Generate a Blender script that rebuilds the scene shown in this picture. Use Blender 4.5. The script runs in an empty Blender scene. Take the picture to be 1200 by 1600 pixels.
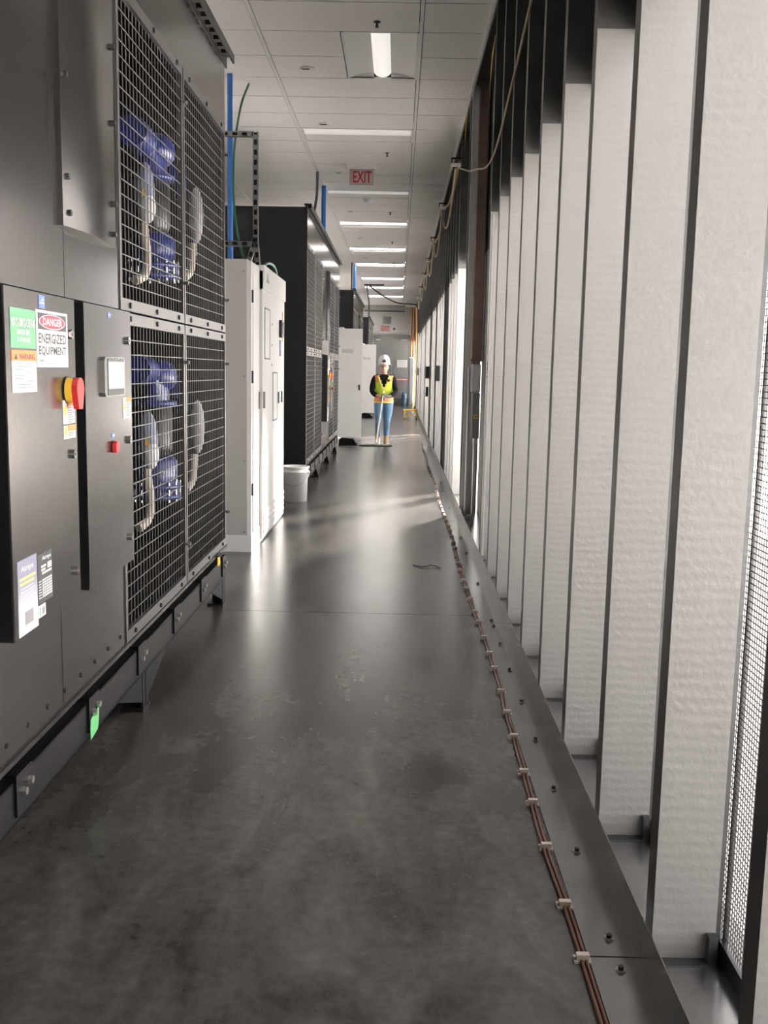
import bpy, bmesh, math, random
from mathutils import Vector, Matrix
random.seed(7)
D = bpy.data
SC = bpy.context.scene
COL = SC.collection

# ------------------------------------------------------------------ camera
def make_camera():
    f = 1550.0
    y = Vector((623.0 - 600, 800 - 579.5, f)).normalized()          # world +Y seen in camera axes (right, up, forward)
    z = Vector((.0194, 1.0, -(y[0] * .0194 + y[1]) / y[2])).normalized()
    x = y.cross(z); x = -x if x[0] < 0 else x
    right = Vector((x[0], y[0], z[0])); up = Vector((x[1], y[1], z[1])); fwd = Vector((x[2], y[2], z[2]))
    cd = D.cameras.new('camera'); cam = D.objects.new('camera', cd); COL.objects.link(cam)
    m = Matrix.Identity(4)
    for i in range(3):
        m[i][0] = right[i]; m[i][1] = up[i]; m[i][2] = -fwd[i]
    m[0][3], m[1][3], m[2][3] = 0, 0, 1.36
    cam.matrix_world = m
    cd.sensor_fit = 'VERTICAL'; cd.sensor_height = 36.0; cd.lens = 36.0 * f / 1600.0
    cd.clip_start = .02; cd.clip_end = 200
    SC.camera = cam
make_camera()

# ------------------------------------------------------------------ light and exposure
SKY = 5.0; SUN = 165.0; LIGHT_NEAR = .40; LIGHT_FAR = 27.0
w = D.worlds.new('daylight'); SC.world = w; w.use_nodes = True
bg = w.node_tree.nodes['Background']; bg.inputs['Color'].default_value = (1.0, .965, .95, 1); bg.inputs['Strength'].default_value = SKY
sl = D.lights.new('sun', 'SUN'); sl.energy = SUN; sl.angle = math.radians(.6); sl.color = (1, .96, .91)
so = D.objects.new('sun', sl); COL.objects.link(so); so.rotation_euler = (0, math.radians(-32), math.radians(14))   # from behind the building: lights the added ground outside, which bounces it in
def area_portal(y0, y1):
    l = D.lights.new('daylight_portal', 'AREA'); l.shape = 'RECTANGLE'; l.size = y1 - y0; l.size_y = 2.6
    l.cycles.is_portal = True
    o = D.objects.new('daylight_portal', l); COL.objects.link(o)
    o.location = (.86, (y0 + y1) / 2, 1.28); o.rotation_euler = (math.radians(90), 0, math.radians(90))
    return o
for a, b in ((-1.5, 4), (4, 10), (10, 20), (20, 39.6)):
    area_portal(a, b)
def spot(loc, target, power, ang, blend=.4, col=(1, .95, .88), r=.12):  # added spots out of view, standing in for sunlight streaks on the floor
    l = D.lights.new('streak_spot', 'SPOT'); l.energy = power; l.spot_size = math.radians(ang); l.spot_blend = blend
    l.color = col; l.shadow_soft_size = r
    o = D.objects.new('streak_spot', l); COL.objects.link(o); o.location = loc
    o.rotation_euler = (Vector(target) - Vector(loc)).to_track_quat('-Z', 'Y').to_euler()
spot((2.5, 13.9, 1.7), (.1, 9.4, 0), 7000, 26)
spot((2.6, 24.5, 2.0), (.2, 19.6, 0), 14000, 30)
SC.view_settings.view_transform = 'Standard'
SC.view_settings.look = 'None'
SC.view_settings.gamma = 1.0
SC.view_settings.use_curve_mapping = False
SC.view_settings.exposure = 0.85
SC.cycles.sample_clamp_indirect = 6.0

# ------------------------------------------------------------------ materials
MATS = {}
def mat(name, col, rough=.5, metal=0.0, spec=.5, emit=None, es=1.0, noise=None, bump=None, alpha=None, trans=0.0, coat=0.0):
    """noise=(scale, amount, stretch xyz) varies colour; bump=(scale, strength, stretch xyz)"""
    if name in MATS: return MATS[name]
    m = D.materials.new(name); m.use_nodes = True
    nt = m.node_tree; b = nt.nodes['Principled BSDF']
    b.inputs['Base Color'].default_value = (*col, 1); b.inputs['Roughness'].default_value = rough
    b.inputs['Metallic'].default_value = metal; b.inputs['Specular IOR Level'].default_value = spec
    b.inputs['Coat Weight'].default_value = coat
    if trans: b.inputs['Transmission Weight'].default_value = trans
    if emit:
        b.inputs['Emission Color'].default_value = (*emit, 1); b.inputs['Emission Strength'].default_value = es
    def coords(stretch):
        tc = nt.nodes.new('ShaderNodeTexCoord'); mp = nt.nodes.new('ShaderNodeMapping')
        mp.inputs['Scale'].default_value = stretch
        nt.links.new(tc.outputs['Object'], mp.inputs['Vector']); return mp.outputs['Vector']
    if noise:
        n = nt.nodes.new('ShaderNodeTexNoise'); n.inputs['Scale'].default_value = noise[0]; n.inputs['Detail'].default_value = 5
        nt.links.new(coords(noise[2] if len(noise) > 2 else (1, 1, 1)), n.inputs['Vector'])
        r = nt.nodes.new('ShaderNodeValToRGB'); a = noise[1]
        r.color_ramp.elements[0].position = .3; r.color_ramp.elements[1].position = .7
        r.color_ramp.elements[0].color = (*[c * (1 - a) for c in col], 1); r.color_ramp.elements[1].color = (*[min(1, c * (1 + a)) for c in col], 1)
        nt.links.new(n.outputs['Fac'], r.inputs['Fac']); nt.links.new(r.outputs['Color'], b.inputs['Base Color'])
    if bump:
        n = nt.nodes.new('ShaderNodeTexNoise'); n.inputs['Scale'].default_value = bump[0]; n.inputs['Detail'].default_value = 4
        nt.links.new(coords(bump[2] if len(bump) > 2 else (1, 1, 1)), n.inputs['Vector'])
        bp = nt.nodes.new('ShaderNodeBump'); bp.inputs['Strength'].default_value = bump[1]; bp.inputs['Distance'].default_value = .01
        nt.links.new(n.outputs['Fac'], bp.inputs['Height']); nt.links.new(bp.outputs['Normal'], b.inputs['Normal'])
    MATS[name] = m
    return m

def concrete():
    m = D.materials.new('polished_concrete'); m.use_nodes = True
    nt = m.node_tree; b = nt.nodes['Principled BSDF']; N = nt.nodes.new; L = nt.links.new
    tc = N('ShaderNodeTexCoord')
    def noise(scale, stretch, rot=0, detail=6, dist=0.0):
        mp = N('ShaderNodeMapping'); mp.inputs['Scale'].default_value = stretch; mp.inputs['Rotation'].default_value = (0, 0, rot)
        L(tc.outputs['Object'], mp.inputs['Vector'])
        n = N('ShaderNodeTexNoise'); n.inputs['Scale'].default_value = scale; n.inputs['Detail'].default_value = detail
        n.inputs['Roughness'].default_value = .62; n.inputs['Distortion'].default_value = dist
        L(mp.outputs['Vector'], n.inputs['Vector']); return n.outputs['Fac']
    big = noise(1.1, (1, .8, 1), .4, 6, .6); swirl = noise(3.6, (1, .42, 1), 1.0, 8, 1.1); fine = noise(26, (1, 1, 1))
    def mix(a, bb, f):
        n = N('ShaderNodeMix'); n.data_type = 'FLOAT'; n.inputs[0].default_value = f; L(a, n.inputs[2]); L(bb, n.inputs[3]); return n.outputs[0]
    h = mix(mix(big, swirl, .58), fine, .20)
    r = N('ShaderNodeValToRGB'); e = r.color_ramp.elements
    e[0].position = .38; e[0].color = (.020, .0182, .0170, 1); e[1].position = .62; e[1].color = (.098, .090, .083, 1)
    L(h, r.inputs['Fac'])
    # pale scuffs
    sc = noise(7.5, (1, .25, 1), .7, 9, 2.2)
    rs = N('ShaderNodeValToRGB'); rs.color_ramp.elements[0].position = .66; rs.color_ramp.elements[1].position = .78
    rs.color_ramp.elements[1].color = (.5, .5, .5, 1)
    L(sc, rs.inputs['Fac'])
    mx = N('ShaderNodeMix'); mx.data_type = 'RGBA'; mx.inputs[7].default_value = (.17, .158, .146, 1)
    L(rs.outputs['Color'], mx.inputs[0]); L(r.outputs['Color'], mx.inputs[6]); L(mx.outputs[2], b.inputs['Base Color'])
    rr = N('ShaderNodeMapRange'); rr.inputs[3].default_value = .22; rr.inputs[4].default_value = .29
    L(swirl, rr.inputs[0]); L(rr.outputs[0], b.inputs['Roughness'])
    bp = N('ShaderNodeBump'); bp.inputs['Strength'].default_value = .02; bp.inputs['Distance'].default_value = .01
    L(h, bp.inputs['Height']); L(bp.outputs['Normal'], b.inputs['Normal'])
    MATS['concrete'] = m; return m

def lit_web():
    """pale stud web with its lit tone painted in, fine horizontal ripple and pimples"""
    m = D.materials.new('rippled_lit_web'); m.use_nodes = True
    nt = m.node_tree; b = nt.nodes['Principled BSDF']; N = nt.nodes.new; L = nt.links.new
    b.inputs['Roughness'].default_value = .42; b.inputs['Metallic'].default_value = .15
    tc = N('ShaderNodeTexCoord')
    n = N('ShaderNodeTexNoise'); n.inputs['Scale'].default_value = 3.0
    mp = N('ShaderNodeMapping'); mp.inputs['Scale'].default_value = (1.5, 1, .35); L(tc.outputs['Object'], mp.inputs['Vector']); L(mp.outputs['Vector'], n.inputs['Vector'])
    r = N('ShaderNodeValToRGB'); r.color_ramp.elements[0].color = (.225, .217, .21, 1); r.color_ramp.elements[1].color = (.29, .28, .272, 1)
    L(n.outputs['Fac'], r.inputs['Fac']); L(r.outputs['Color'], b.inputs['Base Color'])
    wv = N('ShaderNodeTexWave'); wv.wave_type = 'BANDS'; wv.bands_direction = 'Z'; wv.inputs['Scale'].default_value = 11; wv.inputs['Distortion'].default_value = 2.5
    wv.inputs['Detail'].default_value = 2
    L(tc.outputs['Object'], wv.inputs['Vector'])
    v = N('ShaderNodeTexNoise'); v.inputs['Scale'].default_value = 75; v.inputs['Detail'].default_value = 2; L(tc.outputs['Object'], v.inputs['Vector'])
    b1 = N('ShaderNodeBump'); b1.inputs['Strength'].default_value = .10; b1.inputs['Distance'].default_value = .004; L(wv.outputs['Fac'], b1.inputs['Height'])
    b2 = N('ShaderNodeBump'); b2.inputs['Strength'].default_value = .22; b2.inputs['Distance'].default_value = .004
    L(v.outputs['Fac'], b2.inputs['Height']); L(b1.outputs['Normal'], b2.inputs['Normal']); L(b2.outputs['Normal'], b.inputs['Normal'])
    MATS['lit_web'] = m; return m
concrete(); lit_web()
CHAR = mat('charcoal_powder_coat', (.225, .212, .205), .20, .94, noise=(2.0, .05))
FRAME = mat('guard_frame_grey', (.23, .22, .213), .33, .88)
BLACK = mat('black_powder_coat', (.0035, .0035, .004), .6, spec=.2)
RAIL = mat('black_steel_beam', (.007, .0068, .0068), .36)
DARK = mat('unit_interior_black', (.003, .003, .0035), .8, spec=.1)
FIN = mat('coil_fin_dark', (.0025, .0025, .003), .7, spec=.2)
WIRE = mat('guard_wire_zinc', (.12, .117, .113), .45, .6)
GALV = mat('galvanised_steel', (.44, .45, .45), .33, .85, noise=(14, .10), bump=(30, .03))
GALVD = mat('dull_galvanised_steel', (.10, .10, .10), .42, .8, noise=(9, .12))
GALVW = mat('galvanised_sheet_floor', (.28, .28, .28), .22, .88, noise=(6, .16))
CABW = mat('white_powder_coat', (.84, .82, .795), .35, noise=(3, .02))
CABG = mat('cabinet_side_grey', (.47, .45, .43), .5)
WHITE = mat('white_plastic', (.82, .81, .79), .45)
PAPER = mat('white_paper', (.60, .585, .585), .6)
TILE = mat('ceiling_tile_white', (.84, .81, .785), .9, noise=(60, .04), bump=(140, .25))
TEE = mat('ceiling_grid_white', (.80, .78, .76), .6)
GAPM = mat('ceiling_reveal_shadow_line', (.12, .115, .11), .9)
WALLP = mat('painted_wall_white', (.74, .73, .71), .7, noise=(2, .03))
DOORG = mat('grey_painted_door', (.125, .122, .120), .5)
BLUE = mat('pump_blue_enamel', (.006, .014, .105), .32, coat=.2)
PIPEB = mat('blue_pipe', (.02, .13, .42), .4)
GREENC = mat('green_wire', (.01, .10, .055), .45)
YEL = mat('safety_yellow', (.85, .52, .05), .45)
RED = mat('handle_red', (.46, .016, .014), .35)
CHROME = mat('chrome', (.75, .74, .72), .18, 1.0)
BOLTB = mat('black_bolt', (.008, .008, .008), .4)
BOLTZ = mat('zinc_bolt', (.62, .61, .58), .3, .9)
TAPE = mat('green_tape', (.12, .44, .16), .6)
LGREEN = mat('green_tag', (.10, .26, .14), .6)
LORANGE = mat('orange_label', (.83, .25, .09), .6)
LRED = mat('danger_red', (.52, .03, .06), .5)
LBLACK = mat('ink_black', (.02, .02, .022), .6)
LGREY = mat('ink_grey', (.20, .195, .195), .6)
LBLUE = mat('label_blue', (.10, .16, .42), .5)
LSLATE = mat('label_slate', (.22, .22, .30), .4)
LYEL = mat('label_yellow', (.66, .62, .20), .6)
HMI = mat('touch_screen_face', (.42, .42, .42), .25)
BROWN = mat('brown_primer_steel', (.34, .235, .21), .6, noise=(8, .15))
COPPER = mat('brown_cable_sheath', (.10, .038, .022), .4)
COPPIPE = mat('copper_pipe', (.60, .27, .13), .35, .8)
CORDY = mat('cream_cord', (.44, .36, .23), .6)
CORDO = mat('orange_cord', (.85, .42, .12), .5)
JBOX = mat('electrical_box_grey', (.36, .36, .36), .5)
REFL = mat('troffer_reflector_white', (.84, .82, .80), .5)
LENS = mat('troffer_lens', (.9, .88, .86), .4, emit=(1, .96, .93), es=.55)
MESHW = mat('dark_woven_wire', (.055, .05, .048), .5, .5)

# ------------------------------------------------------------------ helpers
ORG = {}
class MB:
    def __init__(s): s.v = []; s.f = []; s.m = []; s.sm = []
    def add(s, vs, fs, m=0, smooth=False):
        o = len(s.v); s.v += [tuple(p) for p in vs]
        for f in fs: s.f.append([i + o for i in f]); s.m.append(m); s.sm.append(smooth)
        return s
    def box(s, x0, x1, y0, y1, z0, z1, m=0):
        return s.add([(x0, y0, z0), (x1, y0, z0), (x1, y1, z0), (x0, y1, z0), (x0, y0, z1), (x1, y0, z1), (x1, y1, z1), (x0, y1, z1)],
                     [(0, 3, 2, 1), (4, 5, 6, 7), (0, 1, 5, 4), (1, 2, 6, 5), (2, 3, 7, 6), (3, 0, 4, 7)], m)
    def cham(s, x0, x1, y0, y1, z0, z1, c, axis=0, m=0):
        """box whose outline across `axis` has chamfered corners"""
        a0, a1, b0, b1 = [(y0, y1, z0, z1), (x0, x1, z0, z1), (x0, x1, y0, y1)][axis]
        poly = [(a0 + c, b0), (a1 - c, b0), (a1, b0 + c), (a1, b1 - c), (a1 - c, b1), (a0 + c, b1), (a0, b1 - c), (a0, b0 + c)]
        e0, e1 = [(x0, x1), (y0, y1), (z0, z1)][axis]
        return s.prism(poly, axis, e0, e1, m)
    def prism(s, poly, axis, e0, e1, m=0):
        n = len(poly)
        def P(a, b, e): return [(e, a, b), (a, e, b), (a, b, e)][axis]
        vs = [P(a, b, e0) for a, b in poly] + [P(a, b, e1) for a, b in poly]
        fs = [list(range(n))[::-1], list(range(n, 2 * n))] + [(i, (i + 1) % n, n + (i + 1) % n, n + i) for i in range(n)]
        return s.add(vs, fs, m)
    def cyl(s, p0, p1, r0, r1=None, n=12, m=0, smooth=True, cap=True):
        p0 = Vector(p0); p1 = Vector(p1); r1 = r0 if r1 is None else r1
        d = (p1 - p0).normalized(); u = d.orthogonal().normalized(); w_ = d.cross(u)
        vs = []
        for p, r in ((p0, r0), (p1, r1)):
            for i in range(n):
                a = 2 * math.pi * i / n; vs.append(p + (u * math.cos(a) + w_ * math.sin(a)) * r)
        s.add(vs, [(i, (i + 1) % n, n + (i + 1) % n, n + i) for i in range(n)], m, smooth)
        if cap: s.add(vs, [list(range(n))[::-1], list(range(n, 2 * n))], m)
        return s
    def tube(s, pts, r, n=8, m=0, rad=None):
        pts = [Vector(p) for p in pts]; k = len(pts); vs = []
        u = None
        for i, p in enumerate(pts):
            d = (pts[min(i + 1, k - 1)] - pts[max(i - 1, 0)]).normalized()
            u = d.orthogonal().normalized() if u is None else (u - d * u.dot(d)).normalized()
            w_ = d.cross(u); rr = rad[i] if rad else r
            for j in range(n):
                a = 2 * math.pi * j / n; vs.append(p + (u * math.cos(a) + w_ * math.sin(a)) * rr)
        fs = [(i * n + j, i * n + (j + 1) % n, (i + 1) * n + (j + 1) % n, (i + 1) * n + j) for i in range(k - 1) for j in range(n)]
        s.add(vs, fs, m, True)
        s.add(vs, [list(range(n))[::-1], list(range((k - 1) * n, k * n))], m)
        return s
    def rings(s, rings, m=0, close=True, cap=True, smooth=True):
        n = len(rings[0]); vs = [p for r in rings for p in r]
        fs = [(i * n + j, i * n + (j + 1) % n, (i + 1) * n + (j + 1) % n, (i + 1) * n + j) for i in range(len(rings) - 1) for j in range(n if close else n - 1)]
        s.add(vs, fs, m, smooth)
        if cap: s.add(vs, [list(range(n))[::-1], list(range((len(rings) - 1) * n, len(rings) * n))], m, smooth)
        return s
    def ell(s, c, r, nu=14, nv=9, m=0):
        rg = []
        for i in range(nv):
            t = math.pi * (i + .02) / (nv - 1 + .04); z = -math.cos(t); q = math.sin(t)
            rg.append([(c[0] + r[0] * q * math.cos(2 * math.pi * j / nu), c[1] + r[1] * q * math.sin(2 * math.pi * j / nu), c[2] + r[2] * z) for j in range(nu)])
        return s.rings(rg, m)
    def lathe(s, c, prof, n=24, m=0, cap=True):
        return s.rings([[(c[0] + r * math.cos(2 * math.pi * j / n), c[1] + r * math.sin(2 * math.pi * j / n), c[2] + z) for j in range(n)] for r, z in prof], m, cap=cap)
    def text(s, body, org, right, up, h, wid=None, m=0, sy=None):
        """lettering fitted to height h and width wid, lower left at org"""
        cu = D.curves.new('t', 'FONT'); cu.body = body; cu.size = 1.0; cu.resolution_u = 2; cu.offset = .022
        o = D.objects.new('t', cu); COL.objects.link(o)
        dg = bpy.context.evaluated_depsgraph_get(); ev = o.evaluated_get(dg); me = ev.to_mesh()
        vs = [v.co.copy() for v in me.vertices]; fs = [list(p.vertices) for p in me.polygons]
        ev.to_mesh_clear(); D.objects.remove(o); D.curves.remove(cu)
        if not vs: return s
        x0 = min(v.x for v in vs); x1 = max(v.x for v in vs); y0 = min(v.y for v in vs); y1 = max(v.y for v in vs)
        ky = h / (y1 - y0); kx = (wid / (x1 - x0)) if wid else ky
        R = Vector(right); U = Vector(up); O = Vector(org)
        return s.add([O + R * ((v.x - x0) * kx) + U * ((v.y - y0) * ky) for v in vs], fs, m)
    def build(s, name, mats, parent=None, bevel=0):
        me = D.meshes.new(name); o_ = ORG.get(parent.name, Vector((0, 0, 0))) if parent else Vector((0, 0, 0))
        me.from_pydata([(p[0] - o_[0], p[1] - o_[1], p[2] - o_[2]) for p in s.v], [], s.f)
        mats = mats if isinstance(mats, (list, tuple)) else [mats]
        for m in mats: me.materials.append(m)
        me.polygons.foreach_set('material_index', s.m); me.polygons.foreach_set('use_smooth', s.sm)
        me.update()
        o = D.objects.new(name, me); COL.objects.link(o)
        if parent: o.parent = parent; ORG[o.name] = o_
        if bevel:
            b = o.modifiers.new('edge', 'BEVEL'); b.width = bevel; b.segments = 2; b.limit_method = 'ANGLE'
        return o
def tag(o, label=None, cat=None, group=None, kind=None):
    if label: o['label'] = label
    if cat: o['category'] = cat
    if group: o['group'] = group
    if kind: o['kind'] = kind
    return o
def empty(name, loc=(0, 0, 0)):
    o = D.objects.new(name, None); o.location = loc; o.empty_display_size = .1; COL.objects.link(o)
    ORG[o.name] = Vector(loc); return o
def thing(name, label, cat, loc=(0, 0, 0), group=None): return tag(empty(name, loc), label, cat, group)
def solo(mb, name, mats, label, cat, group=None, bevel=0): return tag(mb.build(name, mats, None, bevel), label, cat, group)
def struct(name, mb, m): return tag(mb.build(name, m), kind='structure')
def copy_tree(o, parent=None):
    c = o.copy(); COL.objects.link(c)
    if parent: c.parent = parent
    for ch in list(o.children): copy_tree(ch, c)
    return c
def hexbolt(mb, p, ax, r, h, m=0, n=6):
    p = Vector(p); d = Vector(ax); mb.cyl(p, p + d * h, r, r * .9, n, m, smooth=False); return mb
BOLT_ME = {}
def bolts(pts, ax, r, h, name, m, parent, n=6):
    """every bolt an object of its own, sharing one mesh per size"""
    key = (tuple(ax), r, h, m.name, n); o_ = ORG.get(parent.name, Vector((0, 0, 0)))
    if key not in BOLT_ME:
        t = hexbolt(MB(), (0, 0, 0), ax, r, h, 0, n).build(name, m); BOLT_ME[key] = t.data; D.objects.remove(t)
    for p in pts:
        o = D.objects.new(name, BOLT_ME[key]); COL.objects.link(o); o.parent = parent; o.location = Vector(p) - o_
def sag(p0, p1, drop, n=10):
    p0 = Vector(p0); p1 = Vector(p1)
    return [p0.lerp(p1, i / n) - Vector((0, 0, drop * 4 * (i / n) * (1 - i / n))) for i in range(n + 1)]
def smoothpath(pts, k=5):
    pts = [Vector(p) for p in pts]; out = []
    for i in range(len(pts) - 1):
        a = pts[max(i - 1, 0)]; b = pts[i]; c = pts[i + 1]; d = pts[min(i + 2, len(pts) - 1)]
        for j in range(k):
            t = j / k
            out.append(.5 * ((2 * b) + (c - a) * t + (2 * a - 5 * b + 4 * c - d) * t * t + (3 * b - a - 3 * c + d) * t ** 3))
    return out + [pts[-1]]

# ================================================================== SETTING
CEIL = 3.9; YB = -2.6; YE = 39.8; XL = -2.75; XR = .62
# floor: sub-base with separately cast slabs, saw joints between them
fl = struct('floor', MB().box(XL - .1, .88, YB - .1, YE + .3, -.12, -.012), MATS['concrete'])
jy = [YB - .1, 5.47, 13.53, 21.6, 29.7, YE + .3]
for i in range(5):
    MB().box(XL - .1, .88, jy[i] + .003, jy[i + 1] - .003, -.014, 0).build('floor_slab', MATS['concrete'], fl)
struct('ground_outside', MB().box(.9, 30, YB - 12, YE + 12, -.3, -.12), mat('pale_bounce_ground', (.62, .60, .58), .8, noise=(1, .05)))  # unseen ground, added pale to bounce light up to the ceiling
# walls
struct('wall_left', MB().box(XL - .1, XL, YB, YE, 0, CEIL + .12), WALLP)
struct('wall_back', MB().box(XL - .1, .9, YB - .1, YB, 0, CEIL + .12), WALLP)
struct('wall_end', MB().box(XL - .1, .9, YE, YE + .1, 0, CEIL + .12), WALLP)
# ceiling
ce = struct('ceiling', MB().box(XL - .1, .9, YB - .1, YE + .1, CEIL + .10, CEIL + .2), GAPM)
XC = [XL, -2.345, -1.12, .115, XR]
ROW0 = 7.345; RH = .611
rows = [(ROW0 + k * RH) for k in range(-17, 54)]
tile_me = {}
troffers = []
def is_light(c, k):
    if c != 2: return None
    if k in (1, 2): return 'half'
    if k in (6, 12, 17, 23, 28, 34, 39, 45): return 'full'
    return None
for k in range(-17, 53):
    y0 = ROW0 + k * RH; y1 = y0 + RH
    if y0 < YB: continue
    y1 = min(y1, YE)
    for c in range(4):
        x0, x1 = XC[c] + .019, XC[c + 1] - .019
        li = is_light(c, k)
        if li == 'full': continue
        if li == 'half': x1 = -.505
        key = (round(x0, 3), round(x1, 3), round(y1 - y0, 3))
        if key not in tile_me:
            o = MB().box(x0, x1, .0065, y1 - y0 - .0065, 0, .012).build('ceiling_tile', TILE, ce); tile_me[key] = o.data
        else:
            o = D.objects.new('ceiling_tile', tile_me[key]); COL.objects.link(o); o.parent = ce
        o.location = (0, y0, CEIL)
for x in (-2.345, -1.12, .115):
    MB().box(x - .013, x + .013, YB, YE, CEIL - .006, CEIL + .013).build('main_tee', TEE, ce)
MB().box(XR - .02, XR + .004, YB, YE, CEIL - .03, CEIL).build('edge_angle', TEE, ce)

# ------------------------------------------------------------------ right wall of metal studs with woven wire behind
wr = tag(empty('wall_right', (XR, 0, 0)), kind='structure')
SD = .16; FW = .055; ZM = 2.47
def stud_mesh():
    t = .0025; lip = .014
    mb = MB()
    X0, X1 = XR, XR + SD
    mb.box(X0, X1, -t, 0, 0, CEIL - .005)                      # web, faces the camera
    mb.box(X0, X0 + t, 0, FW, 0, CEIL - .005)                  # corridor flange
    mb.box(X1 - t, X1, 0, FW, 0, CEIL - .005)
    mb.box(X0, X0 + lip, FW, FW + t, 0, CEIL - .005)
    mb.box(X1 - lip, X1, FW, FW + t, 0, CEIL - .005)
    mb.box(X1 - .034, X1 - .014, -.030, -t, .006, .075).box(X0 + .004, X1 - .034, -.034, -t, .006, .010)   # foot tab and clip plate
    return mb
ys = [2.172 + .622 * k for k in range(-6, 9)]                  # near run
ys2 = [11.02 + .622 * k for k in range(0, 47)]                 # far run
ys2 = [y for y in ys2 if y < YE - .1]
allst = ys + [9.62] + ys2
st_me = ln_me = None
studs = {}
for y in allst:
    if st_me is None:
        o = stud_mesh().build('stud', GALVD, wr); st_me = o.data
        l = MB().box(XR + .0005, XR + SD - .012, -.0055, -.0024, .004, ZM).build('lit_web_face', MATS['lit_web'], o); ln_me = l.data  # pale sheet stops at the wire top, painting the edge of the light
    else:
        o = D.objects.new('stud', st_me); COL.objects.link(o); o.parent = wr
        l = D.objects.new('lit_web_face', ln_me); COL.objects.link(l); l.parent = o
    o.location = (0, y, 0)
# bottom and top tracks
MB().box(XR - .004, XR + SD + .05, YB, YE, .0, .006).build('bottom_track', GALVW, wr)
MB().box(XR - .003, XR, YB, YE, CEIL - .07, CEIL).build('top_track', GALVD, wr)
# solid dark backing above the wire
XM = XR + SD + .012
MB().box(XM, XM + .02, YB, YE, ZM, CEIL + .12).build('upper_backing_sheet', mat('dark_backing_sheet', (.05, .052, .052), .6), wr)
# wire screens, one between each pair of studs
def wire_screen(width, pitch, r):
    mb = MB(); z0, z1 = .055, ZM
    k = int(width / pitch)
    for i in range(1, k):
        y = i * width / k; mb.box(-r + .002, r + .002, y - r, y + r, z0, z1)
    kz = int((z1 - z0) / pitch)
    for i in range(1, kz):
        z = z0 + i * (z1 - z0) / kz; mb.box(-r - .002, r - .002, 0, width, z - r, z + r)
    return mb
scr = {}
def add_screen(y0, y1, pitch, r):
    wdt = round(y1 - y0, 3); key = (wdt, pitch)
    fr = MB().box(-.004, .004, 0, .004, .0, ZM).box(-.004, .004, wdt - .004, wdt, 0, ZM).box(-.014, .014, 0, wdt, .0, .055).box(-.012, .012, 0, wdt, ZM - .03, ZM)
    if key not in scr:
        f = fr.build('wire_screen', RAIL); wv = wire_screen(wdt, pitch, r).build('woven_wire', MESHW); tag(wv, kind='stuff')
        scr[key] = (f.data, wv.data)
    else:
        f = D.objects.new('wire_screen', scr[key][0]); COL.objects.link(f)
        wv = D.objects.new('woven_wire', scr[key][1]); COL.objects.link(wv); wv['kind'] = 'stuff'
    f.parent = wr; wv.parent = f; f.location = (XM - XR, y0, 0)
for i in range(len(ys) - 1):
    near = i <= 7
    add_screen(ys[i] + .002, ys[i + 1] - .002, .0135 if near else .027, .00115 if near else .0024)
for i in (3, 4, 9, 13, 14, 20, 27, 33):  # added sheets that shut light out of some far bays, darkening their webs
    MB().box(XM + .02, XM + .03, ys2[i] + .002, ys2[i + 1] - .002, 0, ZM).build('infill_sheet', mat('infill_grey_sheet', (.40, .40, .39), .6), wr)
for i in range(len(ys2) - 1):
    add_screen(ys2[i] + .002, ys2[i + 1] - .002, .0415, .0018)
# solid infill behind the electrical bay
MB().box(XM, XM + .02, 7.15, 9.625, 0, ZM).build('infill_sheet', mat('infill_grey_sheet', (.40, .40, .39), .6), wr)

# ------------------------------------------------------------------ end wall door
d1 = tag(empty('door_1', (-.28, YE, 0)), kind='structure')
yd = YE - .02
MB().box(-1.02, -.97, yd - .05, YE, 0, 2.75).box(.40, .45, yd - .05, YE, 0, 2.75).box(-1.02, .45, yd - .05, YE, 2.70, 2.75).build('door_frame', DOORG, d1)
for x0, x1 in ((-.97, -.288), (-.282, .40)):
    lf = MB().box(x0, x1, yd - .03, yd, .01, 2.70).build('door_leaf', DOORG, d1)
    MB().box(x0 + .12, x1 - .02, yd - .09, yd - .03, .99, 1.06, 0).box(x0 + .02, x0 + .12, yd - .10, yd - .03, .95, 1.08, 1).box(x0 + .14, x1 - .06, yd - .095, yd - .09, 1.01, 1.045, 1).build('panic_bar', [RED, PAPER], lf)
    MB().cham(x0 + .36 if x0 > -.5 else x0 + .04, x0 + .60 if x0 > -.5 else x0 + .24, yd - .10, yd - .03, 2.54, 2.60, .01, 1).build('door_closer', BOLTZ, lf)
MB().box(-.98, .41, yd - .035, yd - .03, .02, .28).build('kick_plate', GALVD, d1)
nt_ = MB().box(-.07, .33, yd - .036, yd - .031, 1.50, 1.79, 0)
for i, (a, b) in enumerate(((-.02, .28), (-.02, .28), (.0, .26))):
    nt_.box(a, b, yd - .037, yd - .0362, 1.71 - i * .07, 1.725 - i * .07, 1)
solo(nt_, 'paper_notice', [PAPER, LGREY], 'white paper notice taped to the grey end door', 'notice')
MB()
# header above the door: darker line of the bulkhead trim
tag(MB().box(-1.4, .18, YE - .05, YE, 3.66, 3.70).build('trim_1', GALVD), kind='structure')
MB().box(XM, XM + .02, YB, -1.56, 0, ZM).build('infill_sheet', MATS['infill_grey_sheet'], wr)

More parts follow.
